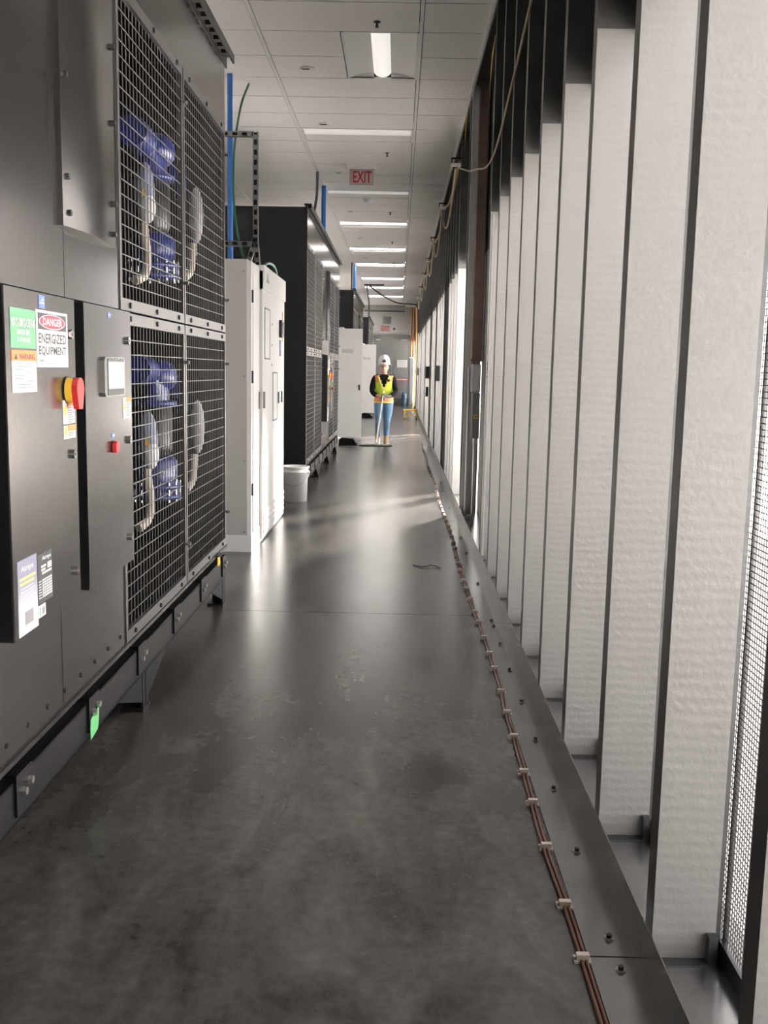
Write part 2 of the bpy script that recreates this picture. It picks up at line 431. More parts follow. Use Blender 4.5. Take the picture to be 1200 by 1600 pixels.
# ================================================================== COOLING UNITS
XF = -.985; UL = 5.65; UD = 1.35
ZB, ZL0, ZL1, ZU0, ZU1, ZF, ZT = .336, .345, 1.548, 1.556, 2.67, 3.0, 3.06
def make_unit(y0, label):
    U = thing('cooling_unit', label, 'cooling unit', (XF, y0, 0), 'black packaged cooling units along the left')
    def B(): return MB()
    X = XF
    def W(y): return y0 + y
    # carcass
    B().box(X - UD, X - UD + .02, W(0), W(UL), ZB, ZT).box(X - UD, X, W(0), W(.012), ZB, ZF).box(X - UD, X, W(UL - .012), W(UL), ZB, ZF) \
       .box(X - UD, X, W(0), W(UL), ZB, ZB + .012).box(X - UD, X - .001, W(0), W(UL), ZF - .012, ZF + .03) \
       .box(X - .55, X, W(2.15), W(2.16), ZB, ZF).box(X - .55, X, W(3.495), W(3.505), ZB, ZF).build('housing', BLACK, U)
    # coil backing with vertical fins seen through the guards
    for a, b in ((.02, 2.14), (3.515, 5.63)):
        cb = B().box(X - .62, X - .60, W(a), W(b), ZB + .02, ZF - .02)
        n = int((b - a) / .075)
        for i in range(n):
            cb.box(X - .60, X - .585, W(a + i * .075), W(a + i * .075 + .03), ZB + .03, ZF - .05)
        cb.build('coil', FIN, U)
    # fascia panels and cornice
    for a, b in ((0, 2.15), (2.155, 3.495), (3.50, UL)):
        B().box(X - .012, X, W(a) + .001, W(b) - .001, ZU1 + .004, ZF).build('fascia_panel', CHAR, U)
    cn = B()
    cn.box(X - .03, X + .045, W(-.03), W(UL + .06), ZT - .012, ZT).box(X + .036, X + .045, W(-.03), W(UL + .06), ZT - .045, ZT)
    cn.box(X - .004, X + .004, W(-.03), W(UL + .06), ZF - .01, ZT - .01)
    k = int(UL / .11)
    for i in range(k):
        cn.box(X + .002, X + .040, W(.03 + i * .11), W(.03 + i * .11 + .045), ZT - .042, ZT - .012)
    cn.build('cornice', RAIL, U)
    # wire guards
    def guard(a, b, z0, z1):
        fwid = .042; x0, x1 = X - .014, X + .004
        g = B()
        a += .004; b -= .004
        g.box(x0, x1, W(a), W(a + .022), z0, z1).box(x0, x1, W(b - .022), W(b), z0, z1)
        g.box(x0, x1, W(a + .022), W(b - .022), z0, z0 + fwid).box(x0, x1, W(a + .022), W(b - .022), z1 - fwid, z1)
        go = g.build('wire_guard', FRAME, U)
        wm = B(); r = .0016
        aa, bb, c0, c1 = a + .02, b - .02, z0 + fwid, z1 - fwid
        n = round((bb - aa) / .047)
        for i in range(1, n): y = aa + i * (bb - aa) / n; wm.box(X - .010, X - .010 + 2 * r, W(y) - r, W(y) + r, c0 - .01, c1 + .01)
        n = round((c1 - c0) / .0525)
        for i in range(1, n): z = c0 + i * (c1 - c0) / n; wm.box(X - .006, X - .006 + 2 * r, W(aa), W(bb), z - r, z + r)
        tag(wm.build('guard_wire', WIRE, go), kind='stuff')
        bolts([(x1, W(a + .12 + i * (b - a - .24) / 2), z) for z in (z0 + .02, z1 - .02) for i in range(3)], (1, 0, 0), .011, .007, 'bolt', BOLTB, go)
        for q in (.16, .86):
            z = z0 + q * (z1 - z0)
            cl = B().cyl((x1 - .004, W(b) - .01, z), (x1 + .022, W(b) - .01, z), .009, n=8).cyl((x1 + .010, W(b) - .03, z), (x1 + .010, W(b) + .025, z), .005, n=6)
            cl.build('turn_latch', CHROME, go)
    for a, b in ((.01, 1.075), (1.085, 2.145), (3.505, 4.56), (4.57, 5.64)):
        guard(a, b, ZL0, ZL1); guard(a, b, ZU0, ZU1)
    # electrical section
    B().box(X - .012, X, W(2.165), W(2.925), ZU0, ZU1).build('upper_panel', CHAR, U)
    B().box(X - .012, X, W(2.930), W(3.49), ZU0, ZU1).build('upper_panel', CHAR, U)
    B().box(X - .012, X, W(2.165), W(2.82), ZL0, .70).build('lower_panel', CHAR, U)
    B().box(X - .012, X, W(2.825), W(3.49), ZL0, .70).build('lower_panel', CHAR, U)
    B().box(X - .03, X - .012, W(2.165), W(3.49), .70, ZU0).build('recess_back', DARK, U)
    bolts([(X, W(2.24 + i * .15), .388) for i in range(9)], (1, 0, 0), .008, .004, 'screw', BOLTB, U, 8)
    # proud access cover, slightly crowned
    cv = B(); ya, yb, za, zb = W(2.885), W(3.43), 1.755, 2.66
    ny = 10; outer = []
    for i in range(ny + 1):
        t = i / ny; outer.append((X + .016 + .016 * math.sin(math.pi * t) + .004 * math.sin(5 * t), ya + (yb - ya) * t))
    vs = [(x, y, za) for x, y in outer] + [(x, y, zb) for x, y in outer] + [(X, y, za) for x, y in outer] + [(X, y, zb) for x, y in outer]
    n1 = ny + 1
    cv.add(vs, [(i, i + 1, n1 + i + 1, n1 + i) for i in range(ny)], 0, True)
    cv.add(vs, [(2 * n1 + i, 2 * n1 + i + 1, i + 1, i) for i in range(ny)] + [(n1 + i, n1 + i + 1, 3 * n1 + i + 1, 3 * n1 + i) for i in range(ny)] + [(0, n1, 3 * n1, 2 * n1), (ny, 2 * n1 + ny, 3 * n1 + ny, n1 + ny)])
    co = cv.build('access_cover', CHAR, U)
    bolts([(X + .014, ya + y, za + z) for y, z in ((.04, .04), (.27, .03), (.50, .04), (.03, .14), (.515, .14), (.03, .42), (.515, .40), (.03, .68), (.515, .64), (.515, .84))], (1, 0, 0), .010, .014, 'bolt', BOLTB, co)
    # enclosure doors
    xd = X + .065
    def door(ya, yb, za=.685, zb=1.54):
        o = B().box(X - .012, xd - .004, ya, yb, za, zb, 0).box(xd - .004, xd, ya, yb, za, zb, 1).build('enclosure_door', [BLACK, CHAR], U)
        for z in (1.443, 1.109, .773):
            lt = B().cyl((xd, yb - .048, z), (xd + .010, yb - .048, z), .013, n=14, m=0).cyl((xd + .010, yb - .048, z), (xd + .0105, yb - .048, z), .004, n=8, m=1)
            lt.build('quarter_turn_latch', [CHROME, BOLTB], o)
        return o
    sh = y0 - .03
    dA = door(2.335 + sh, 2.84 + sh); dB = door(2.925 + sh, 3.43 + sh)
    R, Up = (0, 1, 0), (0, 0, 1)
    e = xd + .0012
    def plate(y_a, y_b, z_a, z_b, m=0, t=.0014): return B().box(xd, xd + t, y_a + sh, y_b + sh, z_a, z_b, m)
    # danger sign
    s_ = plate(2.535, 2.775, 1.352, 1.497); ee = xd + .0016
    s_.box(xd, ee, 2.547 + sh, 2.763 + sh, 1.448, 1.490, 1)
    def oval(cy, cz, ry, rz, x, m): s_.add([(x, cy + ry * math.cos(2 * math.pi * i / 24), cz + rz * math.sin(2 * math.pi * i / 24)) for i in range(24)], [list(range(24))], m)
    oval(2.655 + sh, 1.469, .100, .0195, ee + .0003, 0); oval(2.655 + sh, 1.469, .095, .0172, ee + .0006, 2)
    s_.text('DANGER', (ee + .0009, 2.582 + sh, 1.459), R, Up, .020, .146, 0)
    s_.text('ENERGIZED', (ee, 2.550 + sh, 1.413), R, Up, .026, .210, 1).text('EQUIPMENT', (ee, 2.550 + sh, 1.380), R, Up, .026, .210, 1)
    s_.box(xd, ee, 2.553 + sh, 2.585 + sh, 1.366, 1.371, 3).box(xd, ee, 2.60 + sh, 2.69 + sh, 1.360, 1.3615, 3).box(xd, ee, 2.71 + sh, 2.76 + sh, 1.368, 1.3695, 3)
    s_.build('danger_sign', [PAPER, LBLACK, LRED, LGREY], dA)
    # green tag, orange warning
    g_ = plate(2.366, 2.530, 1.397, 1.492)
    g_.text('MX12-SM12-CRH-M', (e + .001, 2.372 + sh, 1.448), R, Up, .022, .150, 1).text('MAIN BK', (e + .001, 2.405 + sh, 1.429), R, Up, .014, .085, 1).text('3-PHASE', (e + .001, 2.405 + sh, 1.412), R, Up, .012, .085, 1)
    g_.build('equipment_tag', [LGREEN, PAPER], dA)
    w_ = plate(2.368, 2.530, 1.290, 1.392, 0).box(xd, e + .0006, 2.368 + sh, 2.530 + sh, 1.366, 1.392, 1)
    w_.text('WARNING', (e + .001, 2.412 + sh, 1.370), R, Up, .014, .105, 2)
    w_.add([(e + .001, 2.382 + sh, 1.370), (e + .001, 2.404 + sh, 1.370), (e + .001, 2.393 + sh, 1.384)], [(0, 1, 2)], 2)
    for i, (a, b) in enumerate(((.03, .13), (.03, .14), (.02, .07), (.09, .14), (.015, .08), (.02, .07), (.09, .14), (.03, .13), (.035, .13))):
        z = 1.360 - i * .0072; w_.box(xd, e + .0006, 2.368 + a + sh, 2.368 + b + sh, z - .001, z + .001, 3)
    w_.build('warning_label', [PAPER, LORANGE, LBLACK, LGREY], dA)
    b_ = plate(2.560, 2.602, 1.502, 1.534).box(xd, e + .0006, 2.564 + sh, 2.598 + sh, 1.513, 1.516, 1).add([(e + .001, 2.572 + sh, 1.520), (e + .001, 2.592 + sh, 1.520), (e + .001, 2.590 + sh, 1.529)], [(0, 1, 2)], 1)
    b_.build('blue_sticker', [LBLUE, PAPER], dA)
    # rotary disconnect
    kb = B().cyl((xd, 2.764 + sh, 1.289), (xd + .004, 2.764 + sh, 1.289), .038, n=28, m=2).cyl((xd + .004, 2.764 + sh, 1.289), (xd + .022, 2.764 + sh, 1.289), .036, .034, n=28, m=0)
    poly = [(2.764 + sh + .032 * math.cos(t), 1.293 + .032 * math.sin(t)) for t in [math.radians(a) for a in range(-20, 201, 20)]] + [(2.748 + sh, 1.238), (2.780 + sh, 1.238)]
    kb.prism(poly, 0, xd + .022, xd + .038, 1)
    kb.build('disconnect_handle', [YEL, RED, BOLTB], dA)
    def warn2(yy, z0, z1, par, two):
        q = plate(yy, yy + .035, z0, z1, 0).box(xd, e + .0006, yy + .006 + sh, yy + .026 + sh, (z0 + z1) / 2 - .008, (z0 + z1) / 2 + .016, 1)
        q.box(xd, e, yy + .037 + sh, yy + .10 + sh, z0, z1, 2).box(xd, e + .0006, yy + .037 + sh, yy + .10 + sh, z1 - .017, z1, 3)
        n = int((z1 - z0 - .02) / .0065)
        for i in range(n):
            z = z1 - .022 - i * .0065; q.box(xd, e + .0006, yy + .040 + sh, yy + (.075 + .02 * random.random()) + sh, z - .0018, z + .0018, 4)
        q.build('caution_label', [PAPER, YEL, PAPER, LORANGE, LGREY], par)
    warn2(2.722, 1.196, 1.262, dA, True); warn2(2.724, 1.155, 1.192, dA, True); warn2(3.322, 1.183, 1.254, dB, False)
    # gradient brochure plate and nameplate low on the door
    lp = plate(2.360, 2.490, .690, .880)
    lp.text('Airsys', (e + .001, 2.378 + sh, .846), R, (0, .10, .995), .018, .085, 1)
    for i in range(2): lp.box(xd, e + .0006, 2.372 + sh, 2.372 + .105 - i * .01 + sh, .828 - i * .012, .835 - i * .012, 2)
    for i in range(5): lp.box(xd, e + .0006, 2.376 + sh, 2.376 + .085 + (i % 2) * .012 + sh, .806 - i * .0085, .8085 - i * .0085, 1)
    lp.box(xd, e + .0006, 2.392 + sh, 2.462 + sh, .706, .752, 1)
    lp.box(xd, e + .0009, 2.399 + sh, 2.455 + sh, .712, .746, 3)
    grad = D.materials.get('brochure_print')
    if not grad:
        grad = mat('brochure_print', (.3, .3, .4), .35); nt = grad.node_tree; bs = nt.nodes['Principled BSDF']
        tc = nt.nodes.new('ShaderNodeTexCoord'); sx = nt.nodes.new('ShaderNodeSeparateXYZ'); rp = nt.nodes.new('ShaderNodeValToRGB')
        rp.color_ramp.elements[0].position = .70; rp.color_ramp.elements[0].color = (.82, .76, .82, 1)
        rp.color_ramp.elements[1].position = .82; rp.color_ramp.elements[1].color = (.22, .215, .29, 1)
        nt.links.new(tc.outputs['Object'], sx.inputs[0]); nt.links.new(sx.outputs['Z'], rp.inputs['Fac']); nt.links.new(rp.outputs['Color'], bs.inputs['Base Color'])
    lp.build('information_label', [grad, PAPER, LYEL, LGREY], dA)
    npl = plate(2.495, 2.601, .742, .872)
    npl.text('Airsys', (e + .001, 2.525 + sh, .850), R, Up, .014, .066, 1)
    for i, (a, b) in enumerate(((.025, .06), (.025, .055), (.03, .1))): npl.box(xd, e + .0006, 2.495 + a + sh, 2.495 + b + sh, .834 - i * .009, .840 - i * .009, 1)
    npl.box(xd, e + .0006, 2.566 + sh, 2.596 + sh, .826, .842, 1)
    for r_ in range(7):
        for c_ in range(5): npl.box(xd, e + .0006, 2.525 + c_ * .015 + sh, 2.537 + c_ * .015 + sh, .798 - r_ * .0072, .803 - r_ * .0072, 1)
        npl.box(xd, e + .0006, 2.499 + sh, 2.518 + sh, .799 - r_ * .0072, .8015 - r_ * .0072, 1)
    npl.build('nameplate', [LBLACK, PAPER], dA)
    sl = plate(2.493, 2.545, .706, .738); sl.box(xd, e + .0006, 2.502 + sh, 2.508 + sh, .71, .733, 1).box(xd, e + .0006, 2.518 + sh, 2.538 + sh, .712, .73, 2); sl.build('inspection_label', [PAPER, LGREEN, LGREY], dA)
    # control door: touch panel, stop lamp, blue stickers
    hm = B().cham(xd, xd + .011, 3.085 + sh, 3.315 + sh, 1.262, 1.386, .012, 0, 0)
    hm.box(xd + .011, xd + .0120, 3.118 + sh, 3.300 + sh, 1.266, 1.382, 1).box(xd + .0120, xd + .0128, 3.122 + sh, 3.296 + sh, 1.286, 1.372, 2)
    for i in range(5): hm.box(xd + .0120, xd + .0126, 3.135 + i * .032 + sh, 3.150 + i * .032 + sh, 1.375, 1.380, 0)
    hm.build('touch_panel', [CHROME, BOLTB, HMI], dB)
    B().cyl((xd, 3.200 + sh, 1.099), (xd + .003, 3.200 + sh, 1.099), .020, n=18, m=1).cham(xd + .003, xd + .016, 3.182 + sh, 3.218 + sh, 1.081, 1.117, .006, 0, 0).build('stop_lamp', [RED, BOLTB], dB)
    plate(3.185, 3.216, 1.128, 1.142).box(xd, e + .0006, 3.190 + sh, 3.212 + sh, 1.133, 1.1365, 1).build('blue_sticker', [LBLUE, PAPER], dB)
    plate(3.165, 3.195, 1.508, 1.526).box(xd, e + .0006, 3.168 + sh, 3.192 + sh, 1.516, 1.519, 1).build('blue_sticker', [LBLUE, PAPER], dB)
    # pumps behind the right-hand guards
    def pump(yc, zc, xc, blue):
        bl = BLUE
        P = B().lathe((xc, yc, zc), [(.05, .0), (.13, .0), (.13, .022), (.115, .024), (.115, .05), (.13, .052), (.13, .074), (.10, .08), (.112, .13), (.108, .19), (.085, .22), (.05, .225)], 28).build('pump', bl, U)
        st = B()
        for i in range(16):
            a = 2 * math.pi * i / 16; st.cyl((xc + .122 * math.cos(a), yc + .122 * math.sin(a), zc - .012), (xc + .122 * math.cos(a), yc + .122 * math.sin(a), zc + .088), .006, n=6)
        tag(st.build('flange_studs', CHROME, P), kind='stuff')
        B().lathe((xc, yc, zc), [(.05, .22), (.075, .222), (.085, .26), (.085, .46), (.06, .475)], 20).build('motor_body', BOLTB, P)
        # upper blue elbow and volute
        el = B().tube(smoothpath([(xc, yc, zc + .47), (xc, yc, zc + .56), (xc - .02, yc - .03, zc + .63), (xc - .03, yc - .12, zc + .655), (xc - .03, yc - .25, zc + .655)], 5), .07, 14)
        el.lathe((xc, yc, zc), [(.06, .47), (.11, .472), (.11, .495), (.075, .50)], 20)
        el.ell((xc + .02, yc + .03, zc + .62), (.09, .10, .085))
        el.build('discharge_elbow', bl, P)
        # oval terminal cover with warning triangle
        xo, yo, zo = -1.145, yc - .50, zc + .33
        ov = B().ell((xo, yo, zo), (.045, .035, .135), 18, 11, 0).ell((xo + .012, yo - .006, zo - .06), (.038, .034, .072), 16, 9, 1)
        ov.add([(xo - .01, yo - .0362, zo - .02), (xo + .016, yo - .0362, zo - .02), (xo + .003, yo - .0364, zo + .02)], [(0, 1, 2)], 2)
        ov.build('terminal_cover', [mat('cover_blue_grey', (.22, .24, .32), .4), WHITE, YEL], P)
        hp = smoothpath([(xo - .005, yo - .005, zo - .13), (xo, yo - .01, zo - .20), (xo + .01, yo - .01, zo - .28), (xo + .005, yo - .05, zo - .36), (xo - .02, yo - .12, zo - .39)], 6)
        rad = [.019 + .0025 * (i % 2) for i in range(len(hp))]
        B().tube(hp, .02, 10, 0, rad).build('flexible_conduit', mat('pale_flex_conduit', (.45, .41, .35), .5), P)
    pump(W(5.02), .69, -1.235, True); pump(W(5.02), 1.79, -1.235, True)
    def side_gear(yo, zo):
        xo = -1.115
        ov = B().ell((xo, yo, zo), (.04, .035, .15), 18, 11, 0).build('terminal_cover', mat('cover_grey', (.36, .36, .36), .4), U)
        hp = smoothpath([(xo - .015, yo - .03, zo - .15), (xo - .015, yo - .04, zo - .22), (xo - .02, yo - .07, zo - .30), (xo - .04, yo - .12, zo - .34)], 6)
        B().tube(hp, .02, 10, 0, [.020 + .0025 * (i % 2) for i in range(len(hp))]).build('flexible_conduit', MATS['pale_flex_conduit'], ov)
        B().box(xo - .13, xo - .06, yo - .05, yo + .02, zo + .16, zo + .26).cyl((xo - .08, yo - .02, zo + .08), (xo - .08, yo - .02, zo + .18), .03, n=12).build('actuator', BLUE, ov)
    side_gear(W(5.50), 1.03); side_gear(W(5.50), 2.17)
    # skid: channel beam, spacers, clips with paired bolts, legs with gussets
    RZ0, RZ1 = .155, .277
    B().box(X - .008, X, W(-.02), W(UL + .02), RZ0, RZ1).box(X - .07, X, W(-.02), W(UL + .02), RZ1 - .008, RZ1).box(X - .07, X, W(-.02), W(UL + .02), RZ0, RZ0 + .008) \
       .box(X - UD, X - UD + .008, W(-.02), W(UL + .02), RZ0, RZ1).build('skid_beam', RAIL, U)
    B().box(X - .012, X + .006, W(-.01), W(UL + .01), ZB - .012, ZB + .003).build('base_flange', CHAR, U)
    B().box(X - UD, X - .06, W(0), W(UL), RZ1, ZB - .012).build('base_pan', DARK, U)
    for i in range(10):
        yc = W(.02 + .615 * i)
        if yc > W(UL): break
        c = B().box(X, X + .008, yc - .055, yc + .055, RZ1 - .085, RZ1 + .012).box(X - .05, X + .008, yc - .055, yc - .045, RZ1 - .1, RZ1 + .014).box(X - .05, X + .008, yc - .055, yc + .055, RZ1 + .006, RZ1 + .014).build('rail_clip', RAIL, U)
        bolts([(X + .008, yc + q, RZ1 - .04 + q * .3) for q in (-.012, .032)], (1, 0, 0), .012, .012, 'bolt', BOLTZ, c)
    for y in (.04, 1.9, 3.80, 5.60):
        yc = W(y)
        lg = B().box(X - .07, X - .004, yc - .005, yc + .004, 0, RZ0).box(X - .014, X - .004, yc - .045, yc + .045, .0, RZ0).box(X - .09, X, yc - .06, yc + .06, 0, .012)
        if y > 1: lg.prism([(yc - .40, RZ0), (yc - .045, RZ0), (yc - .045, .035)], 0, X - .012, X - .006)
        if y < 5: lg.prism([(yc + .40, RZ0), (yc + .045, RZ0), (yc + .045, .035)], 0, X - .012, X - .006)
        lg.build('skid_leg', RAIL, U)
        B().box(X - UD, X - UD + .06, yc - .045, yc + .045, 0, RZ0).build('skid_leg', RAIL, U)
    return U
U1 = make_unit(.03, 'nearest black cooling unit with danger sign and red-yellow switch handle')
for yy, lb in ((10.65, 'second black cooling unit, behind the tall white cabinet and bucket'), (21.35, 'third black cooling unit, behind the open white cabinet door'), (32.0, 'farthest black cooling unit, beside the grey end door')):
    c = copy_tree(U1); c['label'] = lb; c.location = (XF, yy, 0)
# green tape hanging off the near skid
tp = MB(); tp.add([(XF + .010, 3.075, .222), (XF + .010, 3.165, .238), (XF + .013, 3.15, .195), (XF + .016, 3.13, .172), (XF + .014, 3.06, .158), (XF + .011, 3.066, .19)], [(0, 1, 2, 5), (5, 2, 3, 4)])
tpo = solo(tp, 'tape_strip', TAPE, 'torn strip of green tape stuck on the near skid rail', 'tape')
sd = tpo.modifiers.new('thick', 'SOLIDIFY'); sd.thickness = .001
tg = MB().box(XF + .012, XF + .018, 5.33, 5.39, .28, .335, 0).box(XF + .010, XF + .03, 5.31, 5.41, .335, .342, 1)
solo(tg, 'yellow_tag', [YEL, BOLTB], 'small yellow tag hanging at the near skid end', 'tag')

# ================================================================== CEILING FITTINGS
def troffer(x0, x1, y0, y1, along_y, es, label):
    T = thing('ceiling_light', label, 'light', ((x0 + x1) / 2, (y0 + y1) / 2, CEIL), 'recessed ceiling lights')
    z = CEIL
    MB().box(x0, x1, y0, y0 + .02, z - .002, z + .01).box(x0, x1, y1 - .02, y1, z - .002, z + .01).box(x0, x0 + .02, y0, y1, z - .002, z + .01).box(x1 - .02, x1, y0, y1, z - .002, z + .01).build('frame', TEE, T)
    L = mat('troffer_lens_%g' % es, (.9, .88, .86), .35, emit=(1, .95, .91), es=es)
    n = 12; rf = MB(); ln = MB()
    def arc(t): return z + .006 + .0 * t
    a0, a1 = (x0, x1) if along_y else (y0, y1)
    b0, b1 = (y0, y1) if along_y else (x0, x1)
    c = (a0 + a1) / 2; hw = (a1 - a0) / 2 - .02; lw = .075
    def P(a, b, zz): return (a, b, zz) if along_y else (b, a, zz)
    for s_ in (-1, 1):                                   # two curved reflector wings rising to the lens
        rows_ = []
        for i in range(n + 1):
            t = i / n; a = c + s_ * (hw - (hw - lw) * t)
            rows_.append((a, z + .004 + .040 * math.sin(t * math.pi * .5)))
        vs = [P(a, b0 + .02, zz) for a, zz in rows_] + [P(a, b1 - .02, zz) for a, zz in rows_]
        rf.add(vs, [(i, i + 1, n + 2 + i, n + 1 + i) for i in range(n)], 0, True)
        for e_, off in ((b0 + .02, 0), (b1 - .02, 0)):   # end plates
            vs = [P(a, e_, zz) for a, zz in rows_] + [P(a, e_, z + .0) for a, zz in rows_]
            rf.add(vs, [(i, i + 1, n + 2 + i, n + 1 + i) for i in range(n)])
    rf.build('reflector', REFL, T)
    rows_ = [(c - lw + 2 * lw * i / 10, z + .046 - .038 * math.sin(math.pi * i / 10) ** .6) for i in range(11)]
    vs = [P(a, b0 + .02, zz) for a, zz in rows_] + [P(a, b1 - .02, zz) for a, zz in rows_]
    ln.add(vs, [(i, i + 1, 12 + i, 11 + i) for i in range(10)], 0, True)
    for k in (0, 11): ln.add(vs[k:k + 11], [list(range(11))])
    ln.build('lens', L, T)
    MB().box(x0, x1, y0, y1, z + .075, z + .085).build('back_pan', REFL, T)
troffer(-.497, .105, ROW0 + RH, ROW0 + 3 * RH, True, LIGHT_NEAR, 'square-ended ceiling light running lengthwise, nearest the camera')
for i, k in enumerate((6, 12, 17, 23, 28, 34, 39, 45)):
    lb = ['crosswise ceiling light just before the hanging exit sign', 'crosswise ceiling light just past the hanging exit sign'][i] if i < 2 else '%s crosswise ceiling light past the hanging exit sign' % ['first', 'second', 'third', 'fourth', 'fifth', 'sixth', 'seventh'][i - 1]
    troffer(-1.105, .105, ROW0 + k * RH, ROW0 + (k + 1) * RH, False, LIGHT_NEAR * .4 if i < 2 else LIGHT_FAR * (.2, .5, .9, 1.2, 1.3, 1.4)[i - 2], lb)

def exit_sign(x, y, z, wd, label, wall=False):
    E_ = thing('exit_sign', label, 'exit sign', (x, y, z))
    hh = wd * .62
    if not wall:
        MB().cham(x - wd * .62, x + wd * .62, y - .05, y + .05, z - .06, z, .008, 1).build('canopy', WHITE, E_)
    b = MB().box(x - wd / 2, x + wd / 2, y - .012, y + .012, z - .06 - hh, z - .06, 0)
    b.box(x - wd / 2 + .03, x + wd / 2 - .01, y - .0135, y - .0121, z - .06 - hh + .01, z - .07, 1)
    b.build('panel', [mat('exit_edge_grey', (.34, .31, .30), .4), mat('exit_panel_pale', (.50, .42, .41), .4)], E_)
    MB().text('EXIT', (x - wd * .36, y - .0142, z - .06 - hh + .022), (1, 0, 0), (0, 0, 1), hh - .044, wd * .78, 0).build('lettering', mat('exit_red', (.40, .010, .022), .4), E_)
exit_sign(-.515, 12.85, CEIL, .30, 'hanging EXIT sign with red letters below the ceiling')
exit_sign(-.565, YE - .013, 3.18, .36, 'red EXIT sign on the wall above the end door', True)
gs = MB().box(-.67, -.33, YE - .02, YE, 3.18, 3.48, 0).box(-.64, -.36, YE - .026, YE - .02, 3.21, 3.45, 1)
solo(gs, 'wall_sounder', [JBOX, mat('grille_grey', (.2, .21, .2), .6)], 'square grey grille box above the far exit sign', 'sounder')
solo(MB().cyl((-.212, YE - .03, 2.995), (-.212, YE, 2.995), .045, n=14), 'door_sensor', BOLTB, 'small black round sensor right of the far exit sign', 'sensor')
for i, (x, y) in enumerate(((-.214, 7.73), (-.19, 12.17), (-.19, 16.6), (-.185, 20.3), (-.185, 24.2))):
    sp = MB().lathe((x, y, CEIL), [(.026, 0), (.026, -.004), (.009, -.007), (.008, -.024), (.005, -.025)], 12).box(x - .010, x + .010, y - .002, y + .002, CEIL - .038, CEIL - .024).cyl((x, y, CEIL - .042), (x, y, CEIL - .038), .013, n=10)
    solo(sp, 'sprinkler_head', GALVD, ['pendent sprinkler head before the first ceiling light', 'pendent sprinkler head just before the hanging exit sign', 'pendent sprinkler head beyond the smoke detector', 'fourth pendent sprinkler head down the ceiling', 'fifth pendent sprinkler head down the ceiling'][i], 'sprinkler', 'sprinkler heads')
for i, (x, y) in enumerate(((-.834, 8.89), (-.829, 10.81), (-.819, 13.37), (-.82, 16.55), (-.80, 19.83), (-.8, 23.2))):
    sp = MB().lathe((x, y, CEIL), [(.065, 0), (.065, -.004), (.05, -.008), (.05, -.0085)], 20, 0).box(x - .045, x + .02, y - .015, y + .008, CEIL - .013, CEIL - .008, 1)
    solo(sp, 'ceiling_sensor', [WHITE, GALVD], '%s flat round ceiling sensor along the left tile row' % ['nearest', 'second', 'third', 'fourth', 'fifth', 'sixth'][i], 'sensor', 'flat ceiling sensors')
sm = MB().lathe((-.515, 15.37, CEIL), [(.075, 0), (.075, -.012), (.06, -.03), (.045, -.05), (.02, -.055)], 24)
solo(sm, 'smoke_detector', WHITE, 'white smoke detector behind the hanging exit sign', 'detector')

# ================================================================== RIGHT WALL FLOOR EDGE
for i, (a, b, lb) in enumerate(((-1.5, 2.17, 'nearest galvanised floor angle along the stud wall'), (2.175, 5.285, 'second galvanised floor angle, with a row of anchor bolts'), (5.29, 9.0, 'third galvanised floor angle, ending by the electrical bay'), (9.01, 22.0, 'long galvanised floor angle past the wall opening'), (22.01, 39.5, 'farthest galvanised floor angle, beside the yellow stand'))):
    h = .105 if i != 2 else .10
    A = thing('floor_angle', lb, 'floor angle', (.54, (a + b) / 2, 0), 'galvanised floor angles')
    MB().box(.475, .600, a, b, 0, .004).box(.597, .600, a, b, .004, h).build('angle', GALVW, A)
    by = {0: (-.4, .4, .9, 1.4, 1.8, 2.12), 1: (2.25, 2.69, 3.12, 3.56, 3.99, 4.43, 4.87, 5.22), 2: (5.34, 6.3, 7.4, 8.1), 3: (9.9, 10.6, 11.3, 12.2), 4: ()}[i]
    for y in by:
        MB().cyl((.540, y, .004), (.540, y, .007), .012, n=10, m=1).cyl((.540, y, .007), (.540, y, .015), .007, n=6, m=0).build('anchor_bolt', [BOLTB, GALV], A)
cb = thing('floor_cable', 'twin brown cable clipped along the floor beside the galvanised angle', 'cable', (.465, 6, 0))
random.seed(3)
cy = [1.2 + i * .3 for i in range(60)]
off = [.008 * math.sin(y * 1.7) + random.uniform(-.004, .004) for y in cy]
for s_ in (-.0055, .0055):
    MB().tube(smoothpath([(.464 + o + s_ + .002 * math.sin(y * 9), y, .005) for y, o in zip(cy, off)], 3), .0048, 7).build('cable', COPPER, cb)
cl_me = None
yk = 1.55; k = 0
while yk < 18:
    xo = .464 + .008 * math.sin(yk * 1.7)
    if cl_me is None:
        o = MB().box(-.022, .018, -.012, .012, .0, .006).box(-.016, .014, -.008, .008, .004, .020).cyl((-.019, 0, .006), (-.019, 0, .014), .006, n=8).build('cable_clip', mat('cloudy_clip_plastic', (.42, .36, .32), .5), cb); cl_me = o.data
        o.location = Vector((xo, yk, 0)) - Vector((.465, 6, 0))
        for v in cl_me.vertices: v.co += Vector((.465, 6, 0))
    else:
        o = D.objects.new('cable_clip', cl_me); COL.objects.link(o); o.parent = cb; o.location = Vector((xo, yk, 0)) - Vector((.465, 6, 0))
    yk += .285 + .05 * math.sin(k * 2.3); k += 1
# pencil/box marks are flat: a scrap of wire and a chalk square on the floor
solo(MB().tube(smoothpath([(.13, 6.90, .004), (.20, 6.82, .006), (.26, 6.86, .012), (.32, 6.80, .004)], 5), .004, 6), 'wire_scrap', LBLACK, 'short dark scrap of wire lying on the floor', 'wire scrap')

